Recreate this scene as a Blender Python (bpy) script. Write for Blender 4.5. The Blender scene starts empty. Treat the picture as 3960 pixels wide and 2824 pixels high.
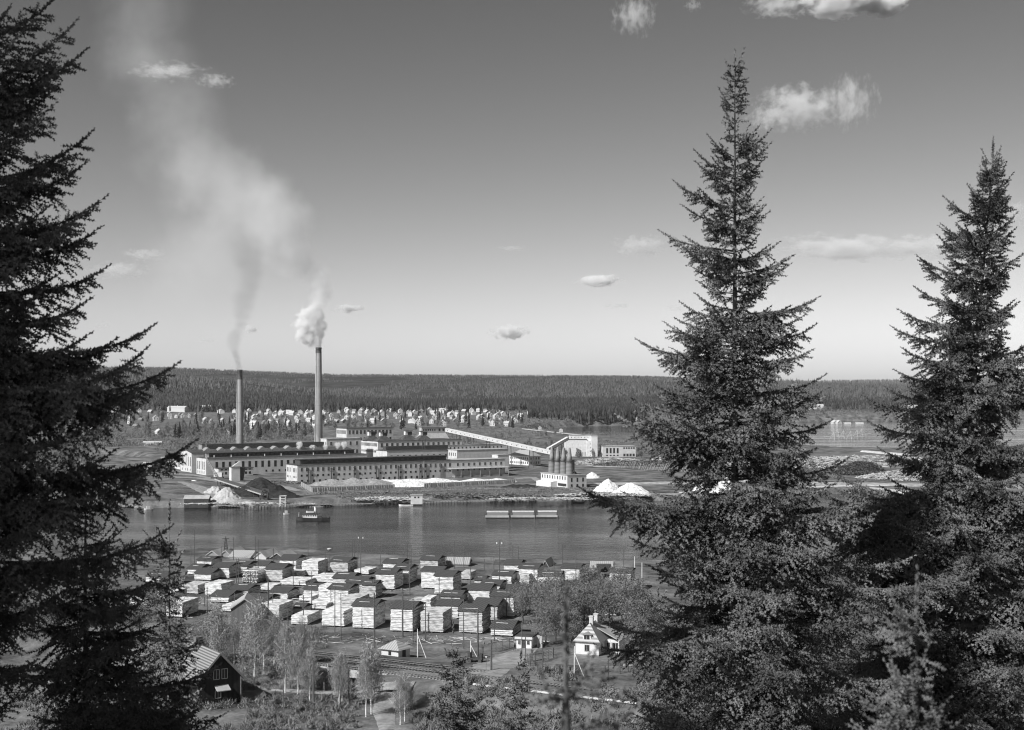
import bpy, math, random
import numpy as np
from mathutils import Vector, Matrix
C = bpy.context.scene.collection
R = math.radians
scn = bpy.context.scene
# ---------------------------------------------------------------- camera
H = 62.0; F = 5400.0; HY = 1500.0; CX = 1980.0
cd = bpy.data.cameras.new('camera'); cam = bpy.data.objects.new('camera', cd); C.objects.link(cam)
cam.location = (0, 0, H); cam.rotation_euler = (R(90), 0, 0)
cd.sensor_width = 36.0; cd.lens = 36.0*F/3960.0; cd.shift_y = (HY-1412.0)/3960.0
cd.clip_start = 0.3; cd.clip_end = 120000.0
cd.dof.use_dof = True; cd.dof.focus_distance = 600.0; cd.dof.aperture_fstop = 3.6
scn.camera = cam
# ---------------------------------------------------------------- sky and sun
SAZ = math.atan2(-0.74, -0.673)                       # horizontal direction of the sun (x, y)
SEL = R(39)
sx, sy = -0.74*math.cos(SEL), -0.673*math.cos(SEL)
sund = Vector((sx, sy, math.sin(SEL)))
W = bpy.data.worlds.new("World"); scn.world = W; W.use_nodes = True
wn = W.node_tree; wn.nodes.clear()
def wnode(t, **k):
    n = wn.nodes.new(t)
    for a, v in k.items(): setattr(n, a, v)
    return n
sky = wnode('ShaderNodeTexSky', sky_type='NISHITA'); sky.sun_disc = False
sky.sun_elevation = SEL; sky.sun_rotation = math.atan2(sx, sy); sky.air_density = 1.0; sky.dust_density = 0.7; sky.ozone_density = 1.0
sep = wnode('ShaderNodeSeparateColor'); wn.links.new(sky.outputs[0], sep.inputs[0])
comb = wnode('ShaderNodeCombineColor')
pw = wnode('ShaderNodeMath', operation='POWER'); pw.inputs[1].default_value = 1.65      # the film's response to the sky behind its filter
ad = wnode('ShaderNodeMath', operation='MULTIPLY'); ad.inputs[1].default_value = 0.37
wn.links.new(sep.outputs[0], pw.inputs[0]); wn.links.new(pw.outputs[0], ad.inputs[0])
for i in range(3): wn.links.new(ad.outputs[0], comb.inputs[i])
bg = wnode('ShaderNodeBackground'); bg.inputs[1].default_value = 0.10
wn.links.new(comb.outputs[0], bg.inputs[0])
wo = wnode('ShaderNodeOutputWorld'); wn.links.new(bg.outputs[0], wo.inputs[0])
sl = bpy.data.lights.new('sun', 'SUN'); sl.energy = 5.0; sl.angle = R(0.53)
so = bpy.data.objects.new('sun', sl); C.objects.link(so)
so.rotation_euler = sund.to_track_quat('Z', 'Y').to_euler()
scn.view_settings.view_transform = 'Standard'; scn.view_settings.look = 'None'
scn.view_settings.exposure = 0.15; scn.view_settings.gamma = 1.0; scn.view_settings.use_curve_mapping = False
scn.cycles.use_denoising = True
scn.cycles.max_bounces = 6; scn.cycles.diffuse_bounces = 2; scn.cycles.glossy_bounces = 2
scn.cycles.transmission_bounces = 2; scn.cycles.transparent_max_bounces = 8; scn.cycles.volume_bounces = 4
scn.cycles.use_light_tree = False; scn.cycles.filter_width = 1.1
# ---------------------------------------------------------------- helpers
rnd = random.Random(7)
rng = np.random.default_rng(11)
def P(x, y, z=0.0):
    """the point of the level z seen at photograph pixel x, y"""
    D = (H-z)*F/(y-HY)
    return Vector(((x-CX)/F*D, D, z))
def PD(x, y, D):
    return Vector(((x-CX)/F*D, D, H-(y-HY)/F*D))
def px2u(x): return (x-CX)/F
def mat(name, v=0.5, v2=None, scale=1.0, rough=0.85, bump=0.0, detail=4.0, stretch=None, wave=None, spec=0.3, contrast=None, coord='Object'):
    m = bpy.data.materials.new(name); m.use_nodes = True
    nt = m.node_tree; b = nt.nodes['Principled BSDF']
    b.inputs['Roughness'].default_value = rough
    b.inputs['Specular IOR Level'].default_value = spec
    b.inputs['Base Color'].default_value = (v, v, v, 1)
    if v2 is None and not bump and not wave: return m
    tc = nt.nodes.new('ShaderNodeTexCoord'); mp = nt.nodes.new('ShaderNodeMapping')
    nt.links.new(tc.outputs[coord], mp.inputs[0])
    if stretch: mp.inputs['Scale'].default_value = stretch
    if wave:   # plank or row lines: (axis, spacing in m)
        tx = nt.nodes.new('ShaderNodeTexWave'); tx.wave_type = 'BANDS'; tx.bands_direction = wave[0]
        tx.inputs['Scale'].default_value = math.pi*2/(20*wave[1])*1.0; tx.inputs['Distortion'].default_value = wave[2] if len(wave) > 2 else 0.6
        tx.inputs['Detail'].default_value = 2; tx.inputs['Detail Scale'].default_value = 1.5
    else:
        tx = nt.nodes.new('ShaderNodeTexNoise'); tx.inputs['Scale'].default_value = scale
        tx.inputs['Detail'].default_value = detail; tx.inputs['Roughness'].default_value = 0.65
    nt.links.new(mp.outputs[0], tx.inputs[0])
    if v2 is not None:
        cr = nt.nodes.new('ShaderNodeValToRGB')
        lo, hi = contrast or (0.35, 0.65)
        cr.color_ramp.elements[0].position = lo; cr.color_ramp.elements[1].position = hi
        cr.color_ramp.elements[0].color = (v, v, v, 1); cr.color_ramp.elements[1].color = (v2, v2, v2, 1)
        nt.links.new(tx.outputs[1] if wave else tx.outputs[0], cr.inputs[0])
        nt.links.new(cr.outputs[0], b.inputs['Base Color'])
    if bump:
        bp = nt.nodes.new('ShaderNodeBump'); bp.inputs['Strength'].default_value = min(1, bump); bp.inputs['Distance'].default_value = max(1, bump)*0.1
        nt.links.new(tx.outputs[1] if wave else tx.outputs[0], bp.inputs['Height'])
        nt.links.new(bp.outputs[0], b.inputs['Normal'])
    return m
def tag(o, label=None, cat=None, group=None, kind=None):
    if label: o['label'] = label
    if cat: o['category'] = cat
    if group: o['group'] = group
    if kind: o['kind'] = kind
    return o
def empty(name, loc=(0, 0, 0), rz=0.0, label=None, cat=None, group=None):
    o = bpy.data.objects.new(name, None); C.objects.link(o); o.location = loc; o.rotation_euler = (0, 0, rz)
    o.empty_display_size = 0.5
    return tag(o, label, cat, group)
def np_mesh(name, V, Fs, m=None, smooth=False, n=None):
    """V (n,3) array, Fs (k,3|4) int array"""
    V = np.asarray(V, dtype=np.float32); Fs = np.asarray(Fs, dtype=np.int32)
    me = bpy.data.meshes.new(name); k = Fs.shape[1]
    me.vertices.add(len(V)); me.vertices.foreach_set('co', V.ravel())
    me.loops.add(Fs.size); me.loops.foreach_set('vertex_index', Fs.ravel())
    me.polygons.add(len(Fs)); me.polygons.foreach_set('loop_start', np.arange(0, Fs.size, k, dtype=np.int32))
    try: me.polygons.foreach_set('loop_total', np.full(len(Fs), k, dtype=np.int32))
    except Exception: pass
    if smooth: me.polygons.foreach_set('use_smooth', np.ones(len(Fs), dtype=bool))
    me.update(calc_edges=True)
    if m: me.materials.append(m)
    return me
def link(name, me, parent=None, loc=None, rz=None):
    o = bpy.data.objects.new(name, me); C.objects.link(o)
    if parent: o.parent = parent
    if loc is not None: o.location = loc
    if rz is not None: o.rotation_euler = (0, 0, rz)
    return o
class MB:
    def __init__(s): s.v = []; s.f = []
    def add(s, vs, fs):
        b = len(s.v); s.v += [tuple(p) for p in vs]; s.f += [tuple(i+b for i in f) for f in fs]; return s
    def box(s, x0, x1, y0, y1, z0, z1):
        return s.add([(x0,y0,z0),(x1,y0,z0),(x1,y1,z0),(x0,y1,z0),(x0,y0,z1),(x1,y0,z1),(x1,y1,z1),(x0,y1,z1)],
                     [(0,3,2,1),(4,5,6,7),(0,1,5,4),(1,2,6,5),(2,3,7,6),(3,0,4,7)])
    def prism(s, pts, y0, y1, axis='y'):
        """polygon in x,z (or y,z) pulled from y0 to y1"""
        n = len(pts)
        if axis == 'y': vs = [(a, y0, b) for a, b in pts]+[(a, y1, b) for a, b in pts]
        elif axis == 'x': vs = [(y0, a, b) for a, b in pts]+[(y1, a, b) for a, b in pts]
        else: vs = [(a, b, y0) for a, b in pts]+[(a, b, y1) for a, b in pts]
        fs = [tuple(range(n)), tuple(range(2*n-1, n-1, -1))]+[(i, i+n, (i+1) % n+n, (i+1) % n) for i in range(n)]
        return s.add(vs, fs)
    def rings(s, pts, rad, n=8, cap=True):
        """tube through points with a radius per point"""
        pts = [Vector(p) for p in pts]; b = len(s.v); m = len(pts)
        for i, p in enumerate(pts):
            d = (pts[min(i+1, m-1)]-pts[max(i-1, 0)]).normalized()
            a = d.cross(Vector((0, 0, 1)) if abs(d.z) < 0.95 else Vector((1, 0, 0))).normalized(); c = d.cross(a)
            r = rad[i] if hasattr(rad, '__len__') else rad
            for k in range(n):
                t = 2*math.pi*k/n; s.v.append(tuple(p+a*(r*math.cos(t))+c*(r*math.sin(t))))
        for i in range(m-1):
            for k in range(n):
                s.f.append((b+i*n+k, b+i*n+(k+1) % n, b+(i+1)*n+(k+1) % n, b+(i+1)*n+k))
        if cap: s.f.append(tuple(b+k for k in reversed(range(n)))); s.f.append(tuple(b+(m-1)*n+k for k in range(n)))
        return s
    def bar(s, p, q, w, h=None):
        p = Vector(p); q = Vector(q); d = (q-p).normalized(); h = h or w
        a = d.cross(Vector((0, 0, 1)) if abs(d.z) < 0.95 else Vector((1, 0, 0))).normalized(); c = a.cross(d)
        vs = []
        for e in (p, q):
            for i, j in ((-1, -1), (1, -1), (1, 1), (-1, 1)): vs.append(tuple(e+a*(i*w/2)+c*(j*h/2)))
        return s.add(vs, [(0,1,2,3),(7,6,5,4),(0,4,5,1),(1,5,6,2),(2,6,7,3),(3,7,4,0)])
    def mesh(s, name, m, smooth=False):
        me = bpy.data.meshes.new(name); me.from_pydata(s.v, [], s.f)
        if smooth: me.polygons.foreach_set('use_smooth', [True]*len(me.polygons))
        me.update(); 
        if m: me.materials.append(m)
        return me
    def build(s, name, m, parent=None, loc=None, rz=None, smooth=False):
        return link(name, s.mesh(name, m, smooth), parent, loc, rz)
# ================================================================ land
def smooth(a, b, t):
    t = np.clip((t-a)/(b-a), 0, 1); return t*t*(3-2*t)
def vnoise(x, y, seed=0):
    """cheap smooth value noise"""
    xi = np.floor(x).astype(np.int64); yi = np.floor(y).astype(np.int64); fx = x-xi; fy = y-yi
    fx = fx*fx*(3-2*fx); fy = fy*fy*(3-2*fy)
    def h(i, j):
        n = (i*374761393+j*668265263+seed*1442695041) & 0x7fffffff
        n = ((n ^ (n >> 13))*1274126177) & 0x7fffffff
        return ((n ^ (n >> 16)) & 0xffff)/65535.0
    return (h(xi, yi)*(1-fx)+h(xi+1, yi)*fx)*(1-fy)+(h(xi, yi+1)*(1-fx)+h(xi+1, yi+1)*fx)*fy
def fbm(x, y, o=4, seed=0):
    s = 0; a = 0.5
    for k in range(o): s = s+a*vnoise(x*2**k, y*2**k, seed+k); a *= 0.5
    return s
def poly_px(pts): return np.array([P(x, y, 0)[:2] for x, y in pts])
near_bank = [(-6000, 2160), (-800, 2168), (600, 2170), (900, 2160), (1150, 2158), (1300, 2180), (1600, 2196), (1900, 2203), (2200, 2212), (2450, 2216), (2900, 2205), (3400, 2200), (4200, 2200), (9000, 2200)]
far_bank = [(9000, 1950), (4200, 1960), (3600, 1943), (3440, 1930), (3280, 1908), (3000, 1925), (2500, 1938), (2250, 1938), (2000, 1940), (1700, 1943), (1450, 1950), (1240, 1961), (1000, 1962), (800, 1964), (560, 1966), (300, 1950), (0, 1935), (-800, 1925), (-6000, 1900)]
river_poly = poly_px(near_bank+far_bank)
bay_poly = poly_px([(2030, 1672), (2100, 1658), (2250, 1649), (2420, 1645), (2800, 1640), (3200, 1629), (3700, 1629), (4600, 1629), (9000, 1629), (9000, 1745), (4200, 1748), (3600, 1750), (3250, 1743), (3000, 1730), (2700, 1716), (2420, 1703), (2300, 1694), (2180, 1684)])
inlet_poly = poly_px([(-3000, 1765), (100, 1762), (420, 1757), (520, 1768), (560, 1778), (420, 1790), (100, 1800), (-3000, 1815)])
def sdist(X, Y, poly):
    """signed distance, positive inside"""
    d = np.full(X.shape, 1e12); ins = np.zeros(X.shape, bool); n = len(poly)
    for i in range(n):
        ax, ay = poly[i]; bx, by = poly[(i+1) % n]
        ex, ey = bx-ax, by-ay; L = ex*ex+ey*ey+1e-9
        t = np.clip(((X-ax)*ex+(Y-ay)*ey)/L, 0, 1)
        d = np.minimum(d, (X-ax-t*ex)**2+(Y-ay-t*ey)**2)
        c = ((ay > Y) != (by > Y)) & (X < (bx-ax)*(Y-ay)/(by-ay+1e-12)+ax)
        ins ^= c
    d = np.sqrt(d); return np.where(ins, d, -d)
# railway: two level points give its line
RA = P(-600, 2420, 6.5); RB = P(3200, 2800, 6.5)
RA = Vector((-71*1.0, 300, 6.5)); RB = Vector((28, 246, 6.5))
rdir = (RB-RA).normalized(); rnor = Vector((-rdir.y, rdir.x, 0))      # points away from the camera
if rnor.y < 0: rnor = -rnor
def rail_d(X, Y): return (X-RA.x)*rnor.x+(Y-RA.y)*rnor.y
def rail_s(X, Y): return (X-RA.x)*rdir.x+(Y-RA.y)*rdir.y
def ridge(u):
    return np.interp(u, [-0.8, -0.4, -0.25, -0.2, -0.12, 0.0, 0.05, 0.1, 0.2, 0.3, 0.5, 0.9], [1418, 1415, 1422, 1434, 1449, 1456, 1458, 1462, 1484, 1496, 1492, 1490])
def ground(X, Y):
    X = np.asarray(X, float); Y = np.asarray(Y, float)
    z = np.interp(Y, [-80, -10, 0, 6, 15, 40, 80, 130, 170, 215, 250, 330, 500, 1300, 1800, 3200, 6000, 20000], [64, 61.5, 60.2, 57.5, 50.5, 36, 19, 9, 5.5, 3.6, 3.0, 3.0, 3, 4, 6, 17, 22, 25])
    # yard and railway level
    rd = rail_d(X, Y)
    yard = 1.6*smooth(8, 20, rd)
    z = z+np.where(Y < 600, yard*(1-smooth(600, 700, Y)), 0)
    crest = smooth(-9.5, -3.5, rd)*(1-smooth(13, 24, rd)); near = (Y > 150) & (Y < 420)
    rs = rail_s(X, Y)
    under = smooth(40.0, 42.0, rs)*(1-smooth(49.0, 51.0, rs))*(1-smooth(5.0, 7.5, rd))   # opening below the bridge
    z = np.where(near, z+(6.0-z)*crest*(1-under), z)
    # small relief
    amp = np.interp(Y, [0, 60, 200, 420, 500, 1500, 3000], [0.9, 1.2, 0.35, 0.12, 0.1, 0.5, 4.0])
    z = z+amp*(fbm(X/14.0, Y/14.0, 4, 3)-0.45)*np.where(np.abs(rd) < 14, 0.2, 1)
    # grassy rise left of the mill
    m0 = P(640, 1880, 4); z = z+3.0*np.exp(-((X-m0.x)/38)**2-((Y-m0.y)/55)**2)
    # far hills
    u = X/np.maximum(Y, 50); rz = H+(HY-ridge(u))/F*6000
    k = smooth(3300, 6000, Y+500*np.sin(u*9)); fall = 1-0.9*smooth(6300, 9500, Y)
    rough_ = 1+0.10*(fbm(X/700+3, Y/700, 4, 9)-0.5)
    z = z+(rz-22)*(k**1.15)*fall*rough_
    # nearer dark hill on the left
    fz = np.interp(u, [-0.8, -0.35, -0.2, -0.12, -0.05], [115, 108, 66, 26, 0])
    kk = smooth(2900, 4200, Y)*(1-smooth(4300, 5600, Y)); z = np.maximum(z, 14*smooth(2500, 2900, Y)+fz*kk*(0.95+0.1*fbm(X/300, Y/300, 3, 5)))
    # last range on the right
    rz2 = H+(HY-np.interp(u, [0.1, 0.22, 0.27, 0.3, 0.34, 0.5], [1492, 1482, 1478, 1474, 1468, 1470]))/F*12500
    z = np.maximum(z, np.where(Y > 9000, (rz2)*smooth(9000, 12500, Y)*(1-0.8*smooth(13000, 16000, Y)), -50))
    # water
    for poly, w, dep in ((river_poly, 3.0, 4), (bay_poly, 9.0, 3), (inlet_poly, 10.0, 3)):
        s = sdist(X, Y, poly); z = z*(1-smooth(-w, 0, s))+(-0.4-dep*smooth(0, w*2, s))*smooth(-w, 0, s)
    return z
def gz(x, y): return float(ground(np.array([x]), np.array([y]))[0])
us = np.concatenate([np.linspace(-1.4, -0.42, 50)[:-1], np.linspace(-0.42, 0.42, 430), np.linspace(0.42, 1.4, 50)[1:]])
ys = np.concatenate([np.linspace(-120, 20, 30)[:-1], np.linspace(20, 230, 90)[:-1], np.linspace(230, 520, 190)[:-1], np.geomspace(520, 1500, 190)[:-1], np.geomspace(1500, 16000, 210)])
yw = np.maximum(ys, 90.0)[:, None]
GX = us[None, :]*yw; GY = np.repeat(ys[:, None], len(us), 1)
GZ = ground(GX, GY)
nx, ny = len(us), len(ys)
idx = np.arange(nx*ny).reshape(ny, nx)
Fq = np.stack([idx[:-1, :-1], idx[:-1, 1:], idx[1:, 1:], idx[1:, :-1]], -1).reshape(-1, 4)
# ground material: dry spring grass, bare soil, darker forest floor far off
gm = mat('ground_grass', 0.06, 0.23, scale=0.09, rough=1.0, detail=9.0, contrast=(0.36, 0.66), spec=0.0)
nt = gm.node_tree; b_ = nt.nodes['Principled BSDF']
geo = nt.nodes.new('ShaderNodeNewGeometry'); sp_ = nt.nodes.new('ShaderNodeSeparateXYZ'); nt.links.new(geo.outputs['Position'], sp_.inputs[0])
n2 = nt.nodes.new('ShaderNodeTexNoise'); n2.inputs['Scale'].default_value = 1.1; n2.inputs['Detail'].default_value = 6; nt.links.new(geo.outputs['Position'], n2.inputs[0])
mp2 = nt.nodes.new('ShaderNodeMapRange'); mp2.inputs[1].default_value = 2700; mp2.inputs[2].default_value = 3100
nt.links.new(sp_.outputs[1], mp2.inputs[0])
mlt = nt.nodes.new('ShaderNodeMath'); mlt.operation = 'MULTIPLY_ADD'; mlt.inputs[1].default_value = 1.1; mlt.inputs[2].default_value = 0.45
nt.links.new(n2.outputs[0], mlt.inputs[0])
mx = nt.nodes.new('ShaderNodeMix'); mx.data_type = 'RGBA'; mx.blend_type = 'MULTIPLY'; mx.inputs[0].default_value = 1.0
src = b_.inputs['Base Color'].links[0].from_socket
nt.links.new(src, mx.inputs[6]); nt.links.new(mlt.outputs[0], mx.inputs[7])
mf = nt.nodes.new('ShaderNodeMix'); mf.data_type = 'RGBA'; nt.links.new(mp2.outputs[0], mf.inputs[0])
nt.links.new(mx.outputs[2], mf.inputs[6])
n3 = nt.nodes.new('ShaderNodeTexNoise'); n3.inputs['Scale'].default_value = 0.012; n3.inputs['Detail'].default_value = 8; nt.links.new(geo.outputs['Position'], n3.inputs[0])
cr3 = nt.nodes.new('ShaderNodeValToRGB'); cr3.color_ramp.elements[0].position = 0.4; cr3.color_ramp.elements[1].position = 0.62
cr3.color_ramp.elements[0].color = (.022, .022, .022, 1); cr3.color_ramp.elements[1].color = (.055, .055, .055, 1)
nt.links.new(n3.outputs[0], cr3.inputs[0]); nt.links.new(cr3.outputs[0], mf.inputs[7]); nt.links.new(mf.outputs[2], b_.inputs['Base Color'])
bp_ = nt.nodes.new('ShaderNodeBump'); bp_.inputs['Strength'].default_value = 0.6; bp_.inputs['Distance'].default_value = 0.25
nt.links.new(n2.outputs[0], bp_.inputs['Height']); nt.links.new(bp_.outputs[0], b_.inputs['Normal'])
g = link('ground', np_mesh('ground', np.stack([GX, GY, GZ], -1).reshape(-1, 3), Fq, gm, True)); g['kind'] = 'structure'
# water: rippled sheets, each following its own basin
def water_mat():
    m = bpy.data.materials.new('water'); m.use_nodes = True; nt = m.node_tree; b = nt.nodes['Principled BSDF']
    b.inputs['Base Color'].default_value = (.008, .008, .008, 1); b.inputs['Roughness'].default_value = 0.06; b.inputs['IOR'].default_value = 1.33; b.inputs['Specular IOR Level'].default_value = 0.34; b.inputs['Specular Tint'].default_value = (.7, .7, .7, 1)
    geo = nt.nodes.new('ShaderNodeNewGeometry')
    mp = nt.nodes.new('ShaderNodeMapping'); mp.inputs['Scale'].default_value = (0.45, 1.0, 1); nt.links.new(geo.outputs['Position'], mp.inputs[0])
    a = nt.nodes.new('ShaderNodeTexNoise'); a.inputs['Scale'].default_value = 0.35; a.inputs['Detail'].default_value = 7; a.inputs['Roughness'].default_value = 0.62
    nt.links.new(mp.outputs[0], a.inputs[0])
    # patches of calmer and livelier water
    mp2 = nt.nodes.new('ShaderNodeMapping'); mp2.inputs['Scale'].default_value = (0.25, 1.0, 1); nt.links.new(geo.outputs['Position'], mp2.inputs[0])
    c = nt.nodes.new('ShaderNodeTexNoise'); c.inputs['Scale'].default_value = 0.02; c.inputs['Detail'].default_value = 3; nt.links.new(mp2.outputs[0], c.inputs[0])
    mr = nt.nodes.new('ShaderNodeMapRange'); mr.inputs[1].default_value = .35; mr.inputs[2].default_value = .65; mr.inputs[3].default_value = 0.15; mr.inputs[4].default_value = 1.0
    nt.links.new(c.outputs[0], mr.inputs[0])
    bp = nt.nodes.new('ShaderNodeBump'); bp.inputs['Distance'].default_value = 0.6
    nt.links.new(mr.outputs[0], bp.inputs['Strength']); nt.links.new(a.outputs[0], bp.inputs['Height']); nt.links.new(bp.outputs[0], b.inputs['Normal'])
    return m
M_water = water_mat()
def water_sheet(name, y0, y1, u0, u1):
    b = MB(); b.add([(u0*y0, y0, 0), (u1*y0, y0, 0), (u1*y1, y1, 0), (u0*y1, y1, 0)], [(0, 1, 2, 3)])
    o = b.build(name, M_water); o['kind'] = 'structure'
water_sheet('river_water', 430, 830, -1.4, 1.4)
water_sheet('lake_water', 1080, 2800, 0.0, 1.3)
water_sheet('inlet_water', 980, 1330, -1.4, -0.24)
# ================================================================ trees
M_needle = mat('spruce_needles', 0.06, 0.19, scale=1.7, rough=0.7, spec=0.25, contrast=(0.38, 0.62), coord='Object')
M_needle_far = mat('conifer_needles_far', 0.022, 0.05, scale=0.05, rough=0.9, spec=0.0, contrast=(0.4, 0.6))
M_bark = mat('spruce_bark', 0.05, 0.16, scale=9, rough=1.0, spec=0.1, bump=0.5, stretch=(1, 1, 0.35))
M_twig = mat('spruce_twig', 0.06, 0.13, scale=14, rough=1.0, spec=0.1)
M_birch = mat('birch_bark', 0.12, 0.75, scale=1.6, rough=0.8, contrast=(0.36, 0.46), stretch=(0.6, 0.6, 2.2))
M_leaf = mat('spring_leaves', 0.18, 0.36, scale=0.6, rough=0.9, spec=0.0, contrast=(0.35, 0.65))
M_leaf2 = mat('dark_twigs_and_leaves', 0.11, 0.24, scale=0.5, rough=0.9, spec=0.0, contrast=(0.35, 0.65))
M_dbark = mat('grey_bark', 0.06, 0.14, scale=3, rough=1.0)
M_bush = mat('brush', 0.09, 0.28, scale=0.5, rough=1.0, spec=0.0, contrast=(0.35, 0.65))
for m_ in (M_needle, M_leaf, M_leaf2, M_bush):
    m_.node_tree.nodes['Principled BSDF'].inputs['Subsurface Weight'].default_value = 0.0
def norm(a): return a/np.maximum(np.linalg.norm(a, axis=-1, keepdims=True), 1e-9)
def shoot_mesh(Pb, Dr, L, rad, nt=12, seed=0):
    """every shoot as nt needle sprays round its axis; arrays (n,3),(n,3),(n,),(n,)"""
    g_ = np.random.default_rng(seed); n = len(Pb)
    up = np.where(np.abs(Dr[:, 2:3]) > 0.9, np.array([[1.0, 0, 0]]), np.array([[0, 0, 1.0]]))
    A = norm(np.cross(Dr, up)); B = np.cross(Dr, A)
    t = (np.arange(nt)+0.5)/nt; ang0 = g_.random((n, 1))*6.28
    an = ang0+np.arange(nt)[None, :]*2.4+g_.normal(0, 0.25, (n, nt))
    rr = rad[:, None]*(0.75+0.5*g_.random((n, nt)))*(1-0.35*t[None, :])
    Rd = A[:, None, :]*np.cos(an)[..., None]+B[:, None, :]*np.sin(an)[..., None]
    c = Pb[:, None, :]+Dr[:, None, :]*(L[:, None]*t[None, :])[..., None]
    w = (L/nt*1.5)[:, None, None]
    v0 = c-Dr[:, None, :]*w; v1 = c+Dr[:, None, :]*w
    tip = c+Rd*rr[..., None]+Dr[:, None, :]*(rr*0.55)[..., None]
    V = np.stack([v0, v1, tip], 2).reshape(-1, 3)
    return V, np.arange(len(V)).reshape(-1, 3)
def spruce(name, label, x_apex, y_apex, D, env, base_z=None, lean=0.0, seed=1, trunk=0.16, dens=1.0, rad=0.024, whorl=0.36, cat='spruce tree', group=None, bottom=2950, nt=16, dead=0.12, droop=1.0, leader=0.5, nb_=(5, 8), mneedle=None, sl=1.0, extra=(), fillk=1.0, topk=.36, fill=(0.35, 0.45, 0.55, 0.65, 0.75, 0.9, 1.0)):
    """a spruce whose apex is seen at a pixel, distance D; env = [(pixel y, reach left px, reach right px)]"""
    g_ = np.random.default_rng(seed); r_ = random.Random(seed)
    ap = PD(x_apex, y_apex, D); bz = base_z if base_z is not None else gz(ap.x, D)-0.2
    m = D/F; Ht = ap.z-bz
    ex = np.array([(H-(y-HY)*m) for y, a, b in env]); el = np.array([a*m for y, a, b in env]); er = np.array([b*m for y, a, b in env])
    o_ = np.argsort(ex); ex, el, er = ex[o_], el[o_], er[o_]
    zlow = max(bz+1.2, H-(bottom-HY)*m)
    def axis(z): return np.array([lean*(ap.z-z)*-1.0, 0.0, z-bz])
    sh_p, sh_d, sh_l = [], [], []; lim = MB()
    z = ap.z-leader; BL = []
    shp = lambda t: (np.interp(t, [0, 0.3, 1], [0.0, 0.28, 0.42])*droop, np.interp(t, [0, 0.3, 1], [0.1, 0.3, 0.40]))
    while z > zlow:
        t = (ap.z-z)/max(ap.z-zlow, 1)
        k = r_.randint(*nb_)+int(2*t); off = r_.random()*6.28
        for i in range(k):
            phi = off+i*6.283/k+r_.uniform(-0.35, 0.35)
            zz = z+r_.uniform(-0.16, 0.16)
            cl = np.interp(zz, ex, el); cr = np.interp(zz, ex, er)
            cs = math.cos(phi); L = (0.5*(cl+cr)+0.5*(cr-cl)*cs)*fillk*(.30+.98*float(vnoise(np.array([zz*1.5+seed]), np.array([cs*1.1+5.0]), seed)[0]))
            side = abs(cs)
            L *= (r_.choice(fill) if side > 0.5 else r_.uniform(0.4, 0.85))*float(np.interp(t, [0, .1, .45, .6], [topk, topk+(1-topk)*.22, topk+(1-topk)*.6, 1.12]))
            if L < 0.07 or r_.random() < (0.06 if t > .4 else .2): continue
            e0 = np.interp(t, [0, 0.12, 0.35, 0.7, 1], [0.85, 0.55, 0.22, 0.0, -0.12])+r_.uniform(-0.15, 0.15)
            BL.append((t, zz, phi, L, e0))
        z -= whorl*r_.uniform(0.35, 1.15)*np.interp(t, [0, 0.2, 1], [0.75, 0.9, 1.0])/max(dens, .7)
    for xt, yt in extra:          # long branches whose tips can be read off the outline
        tz = H-(yt-HY)*m; tx = (xt-CX)*m-ap.x; t = min(1, max(0, (ap.z-tz)/max(ap.z-zlow, 1))); dv = r_.uniform(-.4, .4)
        dx = tx-axis(tz)[0]; L = max(.06, (abs(dx)-.17)/math.cos(dv)); e0 = np.interp(t, [0, 0.12, 0.35, 0.7, 1], [0.8, 0.5, 0.2, 0.02, -0.08])+r_.uniform(-.08, .08); d_, u_ = shp(t)
        BL.append((t, tz-L*(math.tan(e0)*.8-d_+u_), dv if dx > 0 else math.pi+dv, L, e0))
        BL.append((t, tz-L*.8*(math.tan(e0)*.8-d_+u_)-.08, (dv if dx > 0 else math.pi+dv)+r_.choice([-.3, .3]), L*(.55+.2*t), e0))
    for t, zz, phi, L, e0 in BL:
            dr, upt = shp(t)
            c_, s_ = math.cos(phi), math.sin(phi)
            ns = max(5, int(L/0.12))
            ss = np.linspace(0, 1, ns+1)
            hz = L*ss; vz = L*(math.tan(e0)*ss*0.8-dr*ss*ss+upt*ss**3)
            wob = np.cumsum(g_.normal(0, 0.02, ns+1))*L*0.25
            base = axis(zz)
            Pm = np.stack([base[0]+hz*c_-wob*s_, base[1]+hz*s_+wob*c_, base[2]+vz], 1)
            rb = 0.006+0.011*L
            lim.rings([tuple(p) for p in Pm[::2] if True] if ns > 5 else [tuple(p) for p in Pm], list(np.linspace(rb, 0.004, len(Pm[::2]) if ns > 5 else len(Pm))), 4, False)
            # branchlets
            nbl = int(max(5, (L*0.9)/0.06*dens*2)); sj = np.sort(g_.uniform(0.10+0.15*t, 0.99, nbl))
            sj = sj[(g_.random(nbl) > dead)]
            if not len(sj): continue
            seg = np.clip((sj*ns).astype(int), 0, ns-1); fr = (sj*ns-seg)[:, None]
            pj = Pm[seg]*(1-fr)+Pm[seg+1]*fr; tj = norm(Pm[seg+1]-Pm[seg])
            sd = np.where(np.arange(len(sj)) % 2 == 0, 1, -1)*1.0
            lat = np.stack([-tj[:, 1], tj[:, 0], np.zeros(len(tj))], 1); lat = norm(lat)
            aj = g_.uniform(0.7, 1.1, len(sj))
            dj = norm(tj*np.cos(aj)[:, None]+lat*(sd*np.sin(aj))[:, None]+np.stack([0*sj, 0*sj, g_.uniform(-1.15, 0.25, len(sj))*(0.5+0.9*t)], 1))
            lj = (0.10+np.minimum(0.42*L*(1-sj)*1.3, 0.17+0.30*np.sqrt(max(L, .1))))*g_.uniform(0.55, 1.1, len(sj))
            # branch axis itself carries shoots
            step = 0.10
            na = int(L/step)
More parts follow.
